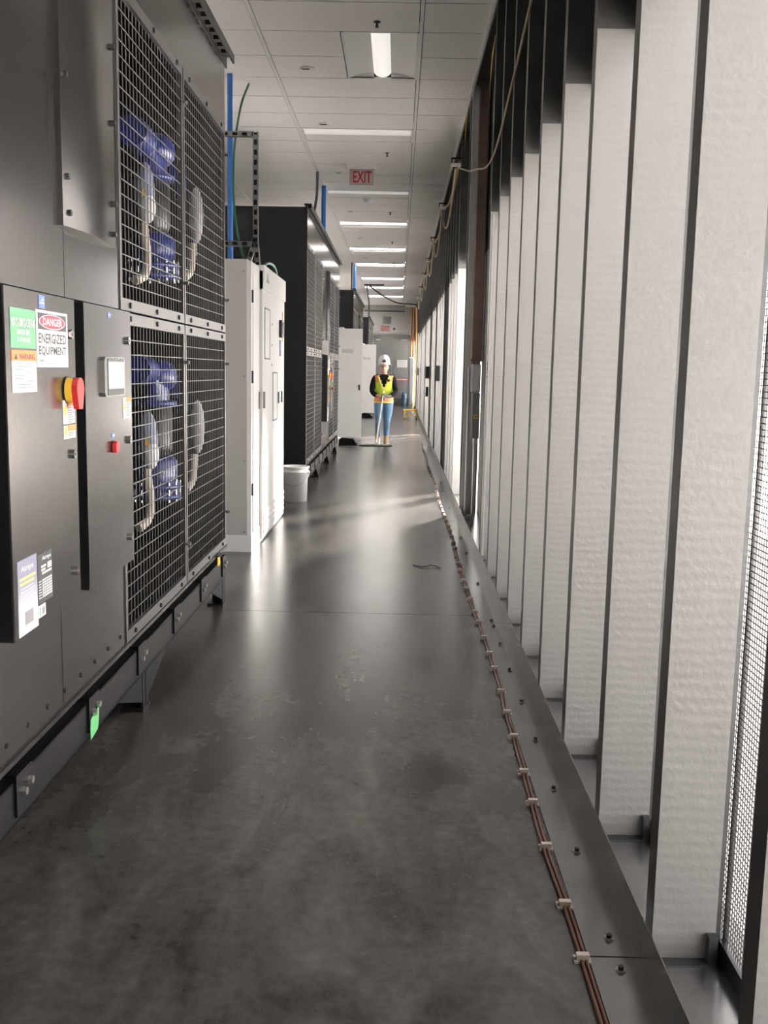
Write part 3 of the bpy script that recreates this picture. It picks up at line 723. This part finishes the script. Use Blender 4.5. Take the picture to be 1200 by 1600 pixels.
# ================================================================== ELECTRICAL BAY ON THE RIGHT WALL
MB().box(.615, .665, 9.30, 9.36, 0.006, CEIL - .006).build('post', mat('pale_steel_post', (.55, .54, .53), .5, .3), wr)
br = MB().cham(.672, .775, 9.39, 9.58, 1.46, CEIL - .006, .012, 2, 0).cyl((.69, 9.42, 1.40), (.69, 9.42, 1.46), .02, n=10).cyl((.745, 9.42, 1.40), (.745, 9.42, 1.46), .02, n=10).box(.668, .782, 9.38, 9.59, 1.46, 1.49).box(.669, .78, 9.385, 9.585, 2.08, 2.10)
solo(br, 'brown_duct', BROWN, 'brown painted vertical duct ending above a grey electrical box', 'duct')
jb = thing('electrical_box', 'tall grey electrical box on the wall under the brown duct', 'electrical box', (.68, 8.9, 1.17))
MB().cham(.645, .722, 8.80, 9.0, 1.19, 1.43, .008, 2).build('box', JBOX, jb)
MB().box(.658, .719, 8.794, 8.80, 1.20, 1.42).build('cover', mat('electrical_cover_grey', (.50, .50, .49), .45), jb)
jb2 = thing('switch_box', 'dark grey switch box with yellow sticker below the tall electrical box', 'switch box', (.68, 8.9, .70))
MB().cham(.655, .722, 8.80, 8.98, .78, 1.18, .006, 2).build('box', mat('panel_dark_grey', (.17, .175, .17), .5), jb2)
MB().box(.672, .700, 8.796, 8.80, .955, .99, 0).box(.681, .693, 8.7955, 8.796, .963, .982, 1).build('sticker', [YEL, LBLACK], jb2)
for i, (x, z0, z1, y) in enumerate(((.64, 0.006, 1.40, 9.08), (.69, .006, .78, 8.88))):
    solo(MB().cyl((x, y, z0), (x, y, z1), .014, n=10).cyl((x, y, z1 - .05), (x, y, z1), .02, n=10), 'conduit', GALV, ['thin conduit rising beside the grey electrical box', 'short conduit below the dark electrical panel'][i], 'conduit')
st_ = MB().box(.602, .616, 6.80, 6.86, .10, 2.4, 0)
sw = thing('wiring_strip', 'narrow pale wiring strip with four dark knockouts on a stud', 'wiring strip', (.61, 6.83, .1))
st_.build('strip', mat('pale_strip', (.6, .58, .55), .4, .2), sw)
bolts([(.602, 6.83, 1.42 - i * .03) for i in range(4)], (-1, 0, 0), .008, .003, 'knockout', BOLTB, sw, 8)
for i, (y, z0, z1, lb) in enumerate(((15.1, 1.22, 1.45, 'nearest black box mounted on the far stud wall'), (20.3, 1.22, 1.46, 'second black box mounted on the far stud wall'), (30.3, 1.24, 1.46, 'farthest black box mounted on the stud wall'))):
    bx = thing('wall_box', lb, 'wall box', (.59, y, z0), 'black boxes on the stud wall')
    MB().cham(.545, .615, y - .16, y + .16, z0, z1, .01, 0).build('body', mat('box_black', (.02, .024, .026), .5), bx)
    MB().box(.543, .545, y - .12, y + .12, z0 + .03, z1 - .03).build('lid', BOLTB, bx)
solo(MB().cham(.56, .615, 20.42, 20.52, .85, 1.05, .01, 0), 'handset', BOLTB, 'slim black handset below the second wall box', 'handset')

# cord and hooks along the top of the right wall
HK = [(10.74, 3.52), (14.03, 3.60), (17.5, 3.595), (20.7, 3.60), (23.9, 3.60), (27.75, 3.615), (31.2, 3.62)]
for i, (y, z) in enumerate(HK):
    h = thing('cable_hook', '%s cable hook holding cords high on the right wall' % ['nearest', 'second', 'third', 'fourth', 'fifth', 'sixth', 'seventh'][i], 'hook', (.60, y, z), 'cable hooks')
    MB().box(.50, .625, y - .012, y + .012, z + .03, z + .045).box(.50, .512, y - .012, y + .012, z - .03, z + .045).box(.50, .60, y - .035, y + .035, z - .04, z - .015, 1).build('bracket', [BOLTB, WHITE], h)
pts = [(.60, 3.3, 3.62), (.60, 4.2, 3.42), (.60, 5.085, 3.14), (.60, 6.0, 2.93), (.60, 6.7, 2.80)]
solo(MB().tube(smoothpath(pts + [(.598, 7.4, 2.82), (.597, 8.3, 2.98), (.59, 8.9, 3.08), (.585, 9.6, 3.22), (.56, 10.68, 3.46)], 6), .0065, 8), 'draped_cord', CORDY, 'cream cord draped from the near ceiling to the first hook', 'cord')
prev = HK[0]
for i, q in enumerate(HK[1:]):
    solo(MB().tube(sag((.55, prev[0] + .02, prev[1] - .06), (.55, q[0] - .02, q[1] - .06), .40), .012, 8), 'sagging_cord', CORDY, '%s sagging span of cream cord between wall hooks' % ['first', 'second', 'third', 'fourth', 'fifth', 'sixth'][i], 'cord', 'sagging cord spans')
    solo(MB().tube(sag((.585, prev[0], prev[1]), (.585, q[0], q[1]), .14), .016, 8), 'wall_cable', mat('tan_cable', (.36, .25, .12), .6), '%s span of tan cable tight along the wall hooks' % ['first', 'second', 'third', 'fourth', 'fifth', 'sixth'][i], 'cable', 'tan cable spans')
    prev = q
for i, (y, z, lb) in enumerate(((7.3, 3.50, 'torn yellow tape strip on the dark upper studs'), (10.1, 3.75, 'torn yellow tape strip at the top of the pale post'))):
    tpp = MB().add([(.608, y - .20, z + .12), (.608, y - .14, z + .13), (.606, y + .02, z - .04), (.610, y + .16, z - .20), (.608, y + .12, z - .04), (.606, y + .04, z + .07)], [(0, 1, 5), (1, 2, 4, 5), (2, 3, 4)])
    o = solo(tpp, 'yellow_tape', mat('caution_tape_yellow', (.62, .46, .06), .6), lb, 'tape'); sm_ = o.modifiers.new('thick', 'SOLIDIFY'); sm_.thickness = .001
cordf = smoothpath([(.50, 30.85, 3.30), (.52, 30.75, 2.6), (.50, 30.4, 1.6), (.47, 29.5, .6), (.42, 28.6, .30)], 6)
solo(MB().tube(cordf, .018, 8), 'orange_cord', CORDO, 'orange power cord hanging down the far right corner to the stand', 'cord')
# yellow stand
ysd = thing('yellow_stand', 'low yellow steel stand on the floor by the right wall', 'stand', (.35, 28.3, 0))
MB().box(.15, .56, 28.1, 28.5, .25, .285).build('top', YEL, ysd)
for x in (.18, .53):
    for y in (28.13, 28.47):
        MB().cyl((x, y, .03), (x, y, .25), .018, n=8).build('leg', YEL, ysd)
        MB().cyl((x, y - .012, .025), (x, y + .012, .025), .025, n=10).build('caster', BOLTB, ysd)
MB().tube([(.18, 28.13, .06), (.53, 28.13, .22)], .012, 6).build('brace', YEL, ysd); MB().tube([(.18, 28.13, .22), (.53, 28.13, .06)], .012, 6).build('brace', YEL, ysd)
# far end: copper pipes, grey duct casing, bin, ceiling conduit
for i, x in enumerate((.46, .55)):
    pp = MB().cyl((x, 38.9, 1.9), (x, 38.9, CEIL - .06), .035, n=12)
    for z in (2.1, 3.4): pp.cyl((x, 38.9, z), (x, 38.9, z + .05), .045, n=12)
    solo(pp, 'copper_pipe', COPPIPE, ['left of two vertical copper pipes in the far corner', 'right of two vertical copper pipes in the far corner'][i], 'pipe', 'copper pipes')
solo(MB().cham(.40, .60, 38.75, 39.1, .0, 1.85, .04, 2), 'duct_casing', mat('grey_duct_casing', (.36, .37, .37), .45, .3), 'grey rounded casing standing below the copper pipes', 'duct casing')
solo(MB().box(.40, .60, 38.75, 39.1, 1.852, 1.90), 'casing_collar', WHITE, 'white collar on top of the grey casing', 'collar')
bn = MB().lathe((.22, 38.6, 0), [(.09, 0), (.10, .45), (.105, .46), (.10, .47), (.05, .55), (.03, .56)], 14)
solo(bn, 'blue_drum', mat('dark_blue_plastic', (.03, .07, .11), .5), 'dark blue drum on the floor before the end door', 'drum')
solo(MB().cham(.20, .60, 37.4, 37.8, 3.72, CEIL - .004, .03, 1), 'white_duct_box', WHITE, 'white box under the ceiling in the far right corner', 'duct box')
solo(MB().box(-1.08, -.49, 30.15, 30.23, CEIL - .04, CEIL - .004), 'ceiling_channel', RAIL, 'short dark channel fixed across the far ceiling', 'channel')
solo(MB().tube(smoothpath([(-.93, 30.25, 3.86), (-.55, 30.4, 3.60), (-.1, 30.6, 3.40), (.30, 30.8, 3.38), (.50, 31.0, 3.36), (.56, 31.1, 3.2), (.57, 31.15, 2.4), (.57, 31.2, 1.2), (.57, 31.3, .1)], 7), .022, 8), 'black_hose', mat('black_hose', (.05, .04, .035), .5), 'dark hose sagging across the far ceiling and down the corner', 'hose')

# ================================================================== WHITE CABINETS
def cabinet(y0, label, open_door):
    X = -1.075; H = 2.12; Ln = 1.9
    C = thing('control_cabinet', label, 'cabinet', (X - .35, y0, 0), 'white control cabinets')
    MB().box(X - .72, X - .03, y0, y0 + Ln, 0, H).build('body', CABG, C)
    MB().box(X - .73, X + .004, y0 - .008, y0 + Ln + .008, 0, .125).build('plinth', CABW, C)
    MB().box(X - .73, X - .028, y0 - .006, y0 + .44, H, H + .012).build('top_cap', CABG, C)
    scs = [(X - .05, y0 - .0005, z) for z in (.15, .68, 1.30, 2.05)] + [(X - .66, y0 - .0005, z) for z in (.15, 1.3)]
    bolts(scs, (0, -1, 0), .007, .005, 'screw', LGREY, C, 8)
    if open_door:
        D_ = MB().box(X - .02, X + .42, y0 + .0, y0 + .025, .15, H - .03).build('door', CABW, C)
        MB().cham(X + .36, X + .385, y0 - .012, y0, 1.0, 1.10, .004, 1).build('handle', BOLTB, D_)
        MB().box(X + .05, X + .26, y0 - .002, y0, 1.66, 1.73).build('label_plate', PAPER, D_)
        MB().box(X - .03, X - .02, y0 + .03, y0 + .62, .15, H - .03).build('interior_panel', GALVD, C)
        yy = y0 + .64
    else:
        n_ = MB().box(X - .03, X, y0 + .004, y0 + .44, .125, H).build('door', CABW, C)
        for z in (.42, 1.25, 1.83): MB().box(X, X + .012, y0 + .03, y0 + .05, z, z + .09).build('hinge', BOLTB, n_)
        MB().box(X, X + .012, y0 + .40, y0 + .42, 1.05, 1.18).build('handle', LGREY, n_)
        MB().box(X, X + .010, y0 + .06, y0 + .11, .14, H - .03).build('edge_trim', CABW, n_)
        yy = y0 + .46
    # raised main door with header, louvres and windows
    M_ = MB().box(X - .03, X + .022, yy, y0 + Ln, .02, H - .02).build('main_door', CABW, C)
    x1 = X + .022
    MB().box(X - .03, x1 + .012, yy, y0 + Ln, H - .16, H + .02).build('header', CABW, M_)
    for i in range(4): MB().box(x1, x1 + .008, yy + .03, y0 + Ln - .03, .06 + i * .05, .094 + i * .05).build('louvre', CABW, M_)
    def frame(a, b, z0, z1, t=.012, inner=None):
        f = MB().box(x1, x1 + .004, yy + a, yy + a + t, z0, z1, 0).box(x1, x1 + .004, yy + b - t, yy + b, z0, z1, 0).box(x1, x1 + .004, yy + a, yy + b, z0, z0 + t, 0).box(x1, x1 + .004, yy + a, yy + b, z1 - t, z1, 0).box(x1, x1 + .002, yy + a, yy + b, z0, z1, 1)
        f.build('window', [LGREY, CABW], M_)
    frame(.10, .42, 1.43, 1.83); frame(.62, .92, .92, 1.33)
    MB().cham(x1, x1 + .025, yy + 1.06, yy + 1.20, 1.63, 1.78, .01, 0, 0).box(x1 + .025, x1 + .027, yy + 1.08, yy + 1.18, 1.66, 1.76, 1).build('display', [BOLTB, mat('display_glass', (.03, .03, .06), .1)], M_)
    for i in range(2): MB().box(x1, x1 + .006, yy + 1.07 + i * .08, yy + 1.10 + i * .08, 1.47, 1.61).build('label_strip', mat('pale_blue_label', (.50, .50, .66), .5), M_)
    MB().box(x1, x1 + .006, yy + 1.28, yy + 1.33, 1.60, 1.86).build('label_strip', mat('pale_orange_label', (.85, .66, .42), .5), M_)
    MB().box(x1, x1 + .012, yy + .04, yy + .07, 1.05, 1.18).build('handle', LGREY, M_)
    for q in (.98, 1.22): MB().box(x1, x1 + .012, yy + q, yy + q + .03, 1.06, 1.16).build('handle', LGREY, M_)
    bolts([(x1, yy + .55, z) for z in (1.39, 1.55, 1.72)], (1, 0, 0), .009, .004, 'screw', LGREY, M_, 8)
    # triangular maker mark on the header
    MB().add([(x1 + .0125, yy + .10, H - .10), (x1 + .0125, yy + .30, H - .10), (x1 + .0125, yy + .20, H - .02)], [(0, 1, 2)]).build('maker_mark', LGREY, M_)
    return C
cabinet(7.28, 'tall white control cabinet closest to the camera, beside the bucket', False)
cabinet(18.0, 'white control cabinet with its door swung open into the corridor', True)
cabinet(28.7, 'farthest white control cabinet, just left of the standing person', True)
# black ramps/wrapped feet under the open doors
for i, y in enumerate((17.95, 28.6)):
    q = MB().prism([(-1.06, .0), (-.82, .0), (-.71, .03), (-.76, .05), (-.81, .12), (-1.0, .135), (-1.06, .11)], 1, y + .12, y + .40)
    q.box(-1.04, -.74, y + .09, y + .12, .0, .02)
    solo(q, 'black_ramp', BLACK, ['black wedge on the floor under the nearer open cabinet door', 'black wedge on the floor under the farther open cabinet door'][i], 'ramp', 'black floor wedges')

# bucket
bk = thing('bucket', 'white plastic bucket on the floor beside the tall cabinet', 'bucket', (-1.055, 10.25, 0))
c = (-1.055, 10.25, 0)
MB().lathe(c, [(.02, .004), (.125, .0), (.135, .30), (.148, .302), (.148, .315), (.138, .317), (.140, .345), (.150, .347), (.150, .362), (.140, .363), (.130, .34), (.120, .02), (.02, .015)], 32).build('body', WHITE, bk)
hd = [(c[0] - .15 * math.cos(math.pi * i / 12), c[1] - .152 * math.sin(math.pi * i / 12) * .96 - .02, .30 - .13 * math.sin(math.pi * i / 12)) for i in range(13)]
MB().tube(hd, .0028, 6).build('handle', GALV, bk)
for s_ in (-1, 1): MB().cyl((c[0] + s_ * .138, c[1], .30), (c[0] + s_ * .156, c[1], .30), .014, n=10).build('handle_lug', WHITE, bk)

# ================================================================== PIPES AND STRUT ABOVE THE CABINETS
for i, (x, y, z0, lb) in enumerate(((-1.53, 9.10, 2.13, 'long blue pipe rising from the near cabinet to the ceiling'), (-1.10, 14.35, ZT + .001, 'blue pipe rising from the second cooling unit'), (-1.13, 24.9, ZT + .001, 'blue pipe rising from the third cooling unit'))):
    solo(MB().cyl((x, y, z0), (x, y, CEIL - .001), .024 if i == 0 else .032, n=14), 'blue_pipe', PIPEB, lb, 'pipe', 'blue pipes')
solo(MB().tube(smoothpath([(-1.40, 9.35, CEIL - .012), (-1.42, 9.0, 3.6), (-1.38, 8.4, 3.1), (-1.35, 8.2, 2.7), (-1.30, 8.1, 2.4), (-1.24, 8.05, 2.20), (-1.22, 8.05, 2.13)], 6), .010, 8), 'green_wire', GREENC, 'green ground wire hanging behind the strut frame', 'wire')
solo(MB().tube(smoothpath([(-1.11, 8.12, 2.155), (-1.09, 8.3, 2.21), (-1.08, 8.6, 2.22), (-1.08, 8.8, 2.18), (-1.09, 8.84, 2.155)], 6), .012, 8), 'green_hose', GREENC, 'green hose looped over the near cabinet top', 'hose')
solo(MB().tube(smoothpath([(-1.11, 13.35, CEIL - .002), (-1.11, 13.3, 3.6), (-1.13, 13.1, 3.3), (-1.14, 13.05, ZT + .001)], 6), .018, 8), 'grey_conduit', GALVD, 'bent grey conduit above the second cooling unit', 'conduit')
solo(MB().cyl((-1.17, 24.3, ZT + .001), (-1.17, 24.3, CEIL - .001), .02, n=10), 'grey_conduit', GALVD, 'straight grey conduit above the third cooling unit', 'conduit')
solo(MB().tube(smoothpath([(-1.0, 30.2, 3.86), (-1.03, 32.0, 3.8), (-1.05, 34, 3.62), (-1.05, 34.2, 3.4), (-1.05, 34.2, ZT + .001)], 6), .025, 8), 'grey_conduit', GALVD, 'grey conduit dropping onto the farthest cooling unit', 'conduit')
SF = thing('strut_frame', 'slotted steel strut frame standing on the near white cabinet', 'strut frame', (-1.2, 8.0, 2.133))
def strut(mb, p0, p1, w_=.04):
    p0 = Vector(p0); p1 = Vector(p1); d = p1 - p0; L_ = d.length; d.normalize()
    sdv = Vector((0, 1, 0)); nrm = d.cross(sdv).normalized()
    def slab(a, b, u0, u1, v0, v1, mi=0):
        vs = [p0 + d * t + nrm * u + sdv * v for t in (a, b) for u, v in ((u0, v0), (u1, v0), (u1, v1), (u0, v1))]
        mb.add(vs, [(0, 3, 2, 1), (4, 5, 6, 7), (0, 1, 5, 4), (1, 2, 6, 5), (2, 3, 7, 6), (3, 0, 4, 7)], mi)
    h = w_ / 2; sl = .012
    slab(0, L_, -h, -sl, -h, -h + .004); slab(0, L_, sl, h, -h, -h + .004)          # slotted face towards the camera
    slab(0, L_, -h, -h + .003, -h, h); slab(0, L_, h - .003, h, -h, h); slab(0, L_, -h, h, h - .003, h, 1)  # back of the channel is dark: inner shade put into its colour
    t = 0
    while t < L_:
        slab(t, min(t + .035, L_), -sl, sl, -h, -h + .004); t += .075
for nm, a, b in (('upright', (-1.145, 8.0, 2.36), (-1.145, 8.0, 3.17)), ('top_rail', (-1.66, 8.0, 3.15), (-1.165, 8.0, 3.15)), ('lower_rail', (-1.66, 8.0, 2.325), (-1.17, 8.0, 2.325)),
                 ('foot', (-1.145, 8.0, 2.37), (-1.215, 8.0, 2.135)), ('foot', (-1.145, 8.0, 2.37), (-1.125, 8.0, 2.135)), ('rear_upright', (-1.66, 8.0, 2.135), (-1.66, 8.0, 3.17))):
    m_ = MB(); strut(m_, a, b); m_.build(nm, [GALV, RAIL], SF)

# ================================================================== PERSON SWEEPING
PX, PY = -.27, 18.62
def skin_body():
    """tapered limbs, lofted torso, head and fingers, fused into one continuous surface by a voxel remesh"""
    mb = MB()
    def loft(secs, n=24):
        mb.rings([[(cx + rx * math.cos(2 * math.pi * j / n), cy + ry * math.sin(2 * math.pi * j / n), z) for j in range(n)] for z, cx, cy, rx, ry in secs])
    loft([(.74, 0, .0, .10, .08), (.78, 0, .0, .158, .112), (.84, 0, .0, .160, .115), (.93, 0, -.012, .132, .098), (1.0, 0, -.025, .134, .100), (1.10, 0, -.05, .146, .106), (1.18, 0, -.068, .150, .096),
          (1.235, 0, -.08, .135, .075), (1.265, 0, -.088, .085, .058), (1.29, 0, -.095, .054, .052), (1.36, 0, -.108, .050, .052)])
    loft([(1.325, 0, -.15, .020, .030), (1.345, 0, -.145, .045, .055), (1.375, 0, -.130, .060, .078), (1.41, 0, -.120, .070, .090), (1.45, 0, -.115, .075, .095), (1.50, 0, -.112, .074, .094), (1.545, 0, -.11, .058, .075), (1.57, 0, -.11, .03, .04)])
    def limb(pts, rad, k=5):
        pp = smoothpath(pts, k); n = len(pp) - 1; m = len(rad) - 1
        mb.tube(pp, 0, 16, 0, [rad[min(int(i / n * m), m - 1)] * (1 - (i / n * m - min(int(i / n * m), m - 1))) + rad[min(int(i / n * m) + 1, m)] * (i / n * m - min(int(i / n * m), m - 1)) for i in range(n + 1)])
    for sx in (-1, 1):
        ex = .225 if sx > 0 else .215; wx = .075 if sx > 0 else .065
        limb([(sx * .08, -.075, 1.235), (sx * .155, -.075, 1.215), (sx * .20, -.08, 1.10), (sx * ex, -.09, .985), (sx * .16, -.19, .92), (sx * wx, -.265, .885)], [.050, .064, .058, .048, .045, .032])
    limb([(-.075, .0, .84), (-.085, -.01, .74), (-.088, -.035, .58), (-.085, -.045, .44), (-.095, .0, .28), (-.10, .035, .07)], [.085, .098, .085, .064, .058, .042])
    limb([(.075, .0, .84), (.085, .0, .74), (.080, -.02, .58), (.070, -.035, .44), (.062, .0, .28), (.055, .01, .07)], [.085, .098, .085, .064, .058, .042])
    # face: nose, chin, ears
    mb.ell((0, -.218, 1.405), (.014, .018, .022)); mb.ell((0, -.175, 1.352), (.036, .034, .026)); mb.ell((-.073, -.118, 1.415), (.012, .020, .032)); mb.ell((.073, -.118, 1.415), (.012, .020, .032))
    # hands: palm and five fingers closing round the handle, right hand above left
    for sx, hz in ((-1, .855), (1, .90)):
        wx = -.065 if sx < 0 else .075
        px = sx * .040; mb.tube(smoothpath([(wx, -.262, .886), (sx * .055, -.285, (hz + .886) / 2), (px * .75, -.300, hz)], 4), .03, 10, 0, [.027, .028, .030, .032, .033, .034, .034, .033, .030])
        for k in range(4):
            z = hz + .030 - k * .020; L_ = (.90, 1.0, .95, .78)[k]
            mb.tube(smoothpath([(px * .9, -.300, z), (px * .35, -.334 - .004 * L_, z), (-px * .45 * L_, -.338, z - .004), (-px * .80 * L_, -.318, z - .006)], 4), .0095, 8)
        mb.tube(smoothpath([(px * .7, -.288, hz + .022), (px * .25, -.318, hz + .046), (-px * .30, -.332, hz + .052)], 4), .0105, 8)
    tmp = mb.build('tmp_body', BLACK)
    rm = tmp.modifiers.new('r', 'REMESH'); rm.mode = 'VOXEL'; rm.voxel_size = .0075; rm.use_smooth_shade = True
    sm_ = tmp.modifiers.new('sm', 'SMOOTH'); sm_.iterations = 3; sm_.factor = .5
    dg = bpy.context.evaluated_depsgraph_get(); ev = tmp.evaluated_get(dg); m3 = D.meshes.new_from_object(ev)
    D.objects.remove(tmp)
    return m3
person = thing('person', 'person in white hard hat and yellow safety vest pushing a dust mop', 'person', (PX, PY, 0))
SKINM = mat('skin', (.48, .27, .19), .55); SHIRT = mat('black_shirt', (.009, .009, .009), .95, spec=.1); JEAN = mat('blue_denim', (.085, .17, .27), .8, noise=(9, .35, (1, 1, .5)))
GLOVE = mat('dark_glove', (.07, .065, .065), .7); BOOT = mat('tan_boot', (.34, .22, .12), .7)
bme = skin_body(); bme.name = 'body'; bme.materials.clear()
for m_ in (SHIRT, JEAN, SKINM, GLOVE): bme.materials.append(m_)
for p in bme.polygons:
    c = p.center; p.use_smooth = True
    if c.z < .84 and not (c.y < -.24): p.material_index = 1
    elif c.z > 1.295: p.material_index = 2
    elif c.y < -.285 or (c.y < -.255 and c.z < .93): p.material_index = 3 if c.x > -.03 else 2
    else: p.material_index = 0
body = D.objects.new('body', bme); COL.objects.link(body); body.parent = person
ORG['body'] = Vector((PX, PY, 0))
def PB(): return MB()
def loc(p): return (p[0] + PX, p[1] + PY, p[2])
# eyes, brows, mouth
fm = MB()
for sx in (-1, 1):
    fm.ell(loc((sx * .029, -.208, 1.428)), (.012, .005, .006), 10, 7, 0); fm.box(PX + sx * .030 - .017, PX + sx * .030 + .017, PY - .214, PY - .206, 1.442, 1.448, 0)
fm.build('eyes_and_brows', mat('dark_eyes', (.03, .018, .012), .5), person)
MB().ell(loc((0, -.203, 1.372)), (.024, .006, .006), 12, 7).build('mouth', mat('lips', (.36, .13, .10), .5), person)
# hair pulled back, behind the ears to the neck
hr = MB()
rg = []
for z, rx, ry, cyy in ((1.33, .055, .04, -.055), (1.38, .076, .062, -.072), (1.44, .082, .078, -.085), (1.49, .083, .088, -.10), (1.53, .07, .08, -.11)):
    rg.append([(PX + rx * math.cos(2 * math.pi * j / 16), PY + cyy + ry * math.sin(2 * math.pi * j / 16), z) for j in range(16)])
hr.rings(rg); hr.build('hair', mat('dark_hair', (.025, .016, .012), .5), person)
# hard hat: shell, brim, badge
hh = MB(); cxh, cyh, z0 = PX, PY - .108, 1.482
prof = [(1.0, 0), (1.0, .02), (.97, .06), (.88, .105), (.70, .140), (.42, .162), (.10, .170)]
hh.rings([[(cxh + .108 * r * math.cos(2 * math.pi * j / 24), cyh + .130 * r * math.sin(2 * math.pi * j / 24), z0 + z) for j in range(24)] for r, z in prof], 0)
br_ = []
for r, z in ((.98, .006), (1.12, -.004), (1.12, -.010), (.98, -.004)):
    br_.append([(cxh + .108 * r * math.cos(a), cyh + (.130 * r * (.93 if math.sin(a) < 0 and r > 1 else 1) + (.04 * max(0, math.sin(a)) if r > 1 else 0)) * math.sin(a), z0 + z) for a in [2 * math.pi * j / 24 for j in range(24)]])
hh.rings(br_, 0)
hel = hh.build('hard_hat', mat('hat_white', (.84, .82, .82), .3), person)
MB().box(cxh - .034, cxh + .034, cyh - .139, cyh - .124, z0 + .030, z0 + .062, 0).box(cxh - .02, cxh + .02, cyh - .132, cyh - .118, z0 + .062, z0 + .082, 1).build('hat_badge', [BOLTB, LGREY], hel)
# vest: lofted shell round the torso with an open V neck, orange bands, lime panels
VY = mat('vest_lime', (.62, .80, .05), .6); VO = mat('vest_orange', (.80, .30, .10), .6); VT = mat('vest_trim', (.92, .78, .22), .6)
def torso(z):
    K = [(.755, 0, .185, .145), (.83, 0, .178, .140), (.95, -.015, .160, .128), (1.10, -.05, .172, .133), (1.20, -.072, .190, .118), (1.262, -.085, .178, .095), (1.292, -.09, .125, .074)]
    for a, b in zip(K, K[1:]):
        if z <= b[0]:
            t = (z - a[0]) / (b[0] - a[0]); return [a[i] + (b[i] - a[i]) * t for i in range(1, 4)]
    return K[-1][1:]
def vest():
    mb = MB(); zs = [.765 + i * .0175 for i in range(30)]; na = 48; vs = []; ok = []
    for z in zs:
        cy_, rx, ry = torso(z)
        for j in range(na):
            a = 2 * math.pi * j / na; vs.append((PX + rx * math.cos(a), PY + cy_ + ry * math.sin(a), z))
    for i in range(len(zs) - 1):
        for j in range(na):
            a = 2 * math.pi * (j + .5) / na; z = zs[i] + .009; ang = math.degrees(a)
            da = abs(ang - 270); sidea = min(abs(ang), abs(ang - 360), abs(ang - 180))
            vw = max(0, (z - 1.03)) * 125                       # V opening widens upwards
            if z > 1.03 and da < min(vw, 34): continue
            if z > 1.09 and sidea < 17: continue                # arm holes
            if z < .83 and da < (.83 - z) * 60: continue        # front split
            q = [i * na + j, i * na + (j + 1) % na, (i + 1) * na + (j + 1) % na, (i + 1) * na + j]
            trim = (z > 1.03 and da < vw + 9) or (z > 1.07 and sidea < 26) or z < .79 or (da < 5 and z < 1.03)
            m = 2 if trim else (1 if (z < .87 or (z > 1.15 and 20 < da < 75)) else 0)
            mb.add([vs[k] for k in q], [(0, 1, 2, 3)], m, True)
    o = mb.build('safety_vest', [VY, VO, VT], person)
    bm = bmesh.new(); bm.from_mesh(o.data); bmesh.ops.remove_doubles(bm, verts=bm.verts, dist=.0005); bm.to_mesh(o.data); bm.free()
    sd_ = o.modifiers.new('thick', 'SOLIDIFY'); sd_.thickness = .008; sd_.offset = 0
    return o
vs_ = vest()
MB().cyl((PX + .09, PY - .19, 1.18), (PX + .09, PY - .165, 1.18), .022, n=12).build('radio', BOLTB, person)
# boots
for x, y in ((-.105, .0), (.058, -.035)):
    b = MB(); rg = []
    for z, l0, l1, wd in ((.0, -.135, .085, .048), (.025, -.14, .088, .050), (.06, -.12, .085, .048), (.085, -.06, .082, .046), (.13, -.035, .075, .046), (.16, -.032, .075, .047)):
        rg.append([(PX + x + wd * math.cos(2 * math.pi * j / 16), PY + y + (l0 + l1) / 2 + (l1 - l0) / 2 * math.sin(2 * math.pi * j / 16), z) for j in range(16)])
    b.rings(rg[:2], 1); b.rings(rg[1:], 0); b.build('boot', [BOOT, mat('boot_sole', (.5, .44, .38), .7)], person)

# dust mop held in both hands
mp_ = thing('dust_mop', 'wide flat dust mop with pale pole on the floor', 'mop', (-.40, 18.02, 0))
MB().cyl((-.385, 18.03, .06), (PX + .0, PY - .315, .985), .0135, n=12).build('pole', mat('pale_wood_pole', (.72, .60, .42), .5), mp_)
MB().box(-.415, -.355, 17.99, 18.05, .03, .07).cyl((-.385, 18.03, .045), (-.382, 18.035, .12), .02, n=10).build('swivel_joint', WHITE, mp_)
MB().box(-.66, -.12, 17.985, 18.055, .022, .032).build('frame', GALV, mp_)
mh = MB(); rg = []
random.seed(5)
for i in range(28):
    t = i / 27; x = -.69 + .60 * t; e_ = 1 - .35 * abs(2 * t - 1) ** 6
    rg.append([(x, 18.02 + (.085 * e_ + random.uniform(-.008, .008)) * math.cos(2 * math.pi * j / 12), .017 + (.017 * math.sin(2 * math.pi * j / 12))) for j in range(12)])
mh.rings(rg); mh.build('mop_pad', mat('grey_mop_yarn', (.16, .155, .12), .95, bump=(90, .5)), mp_)
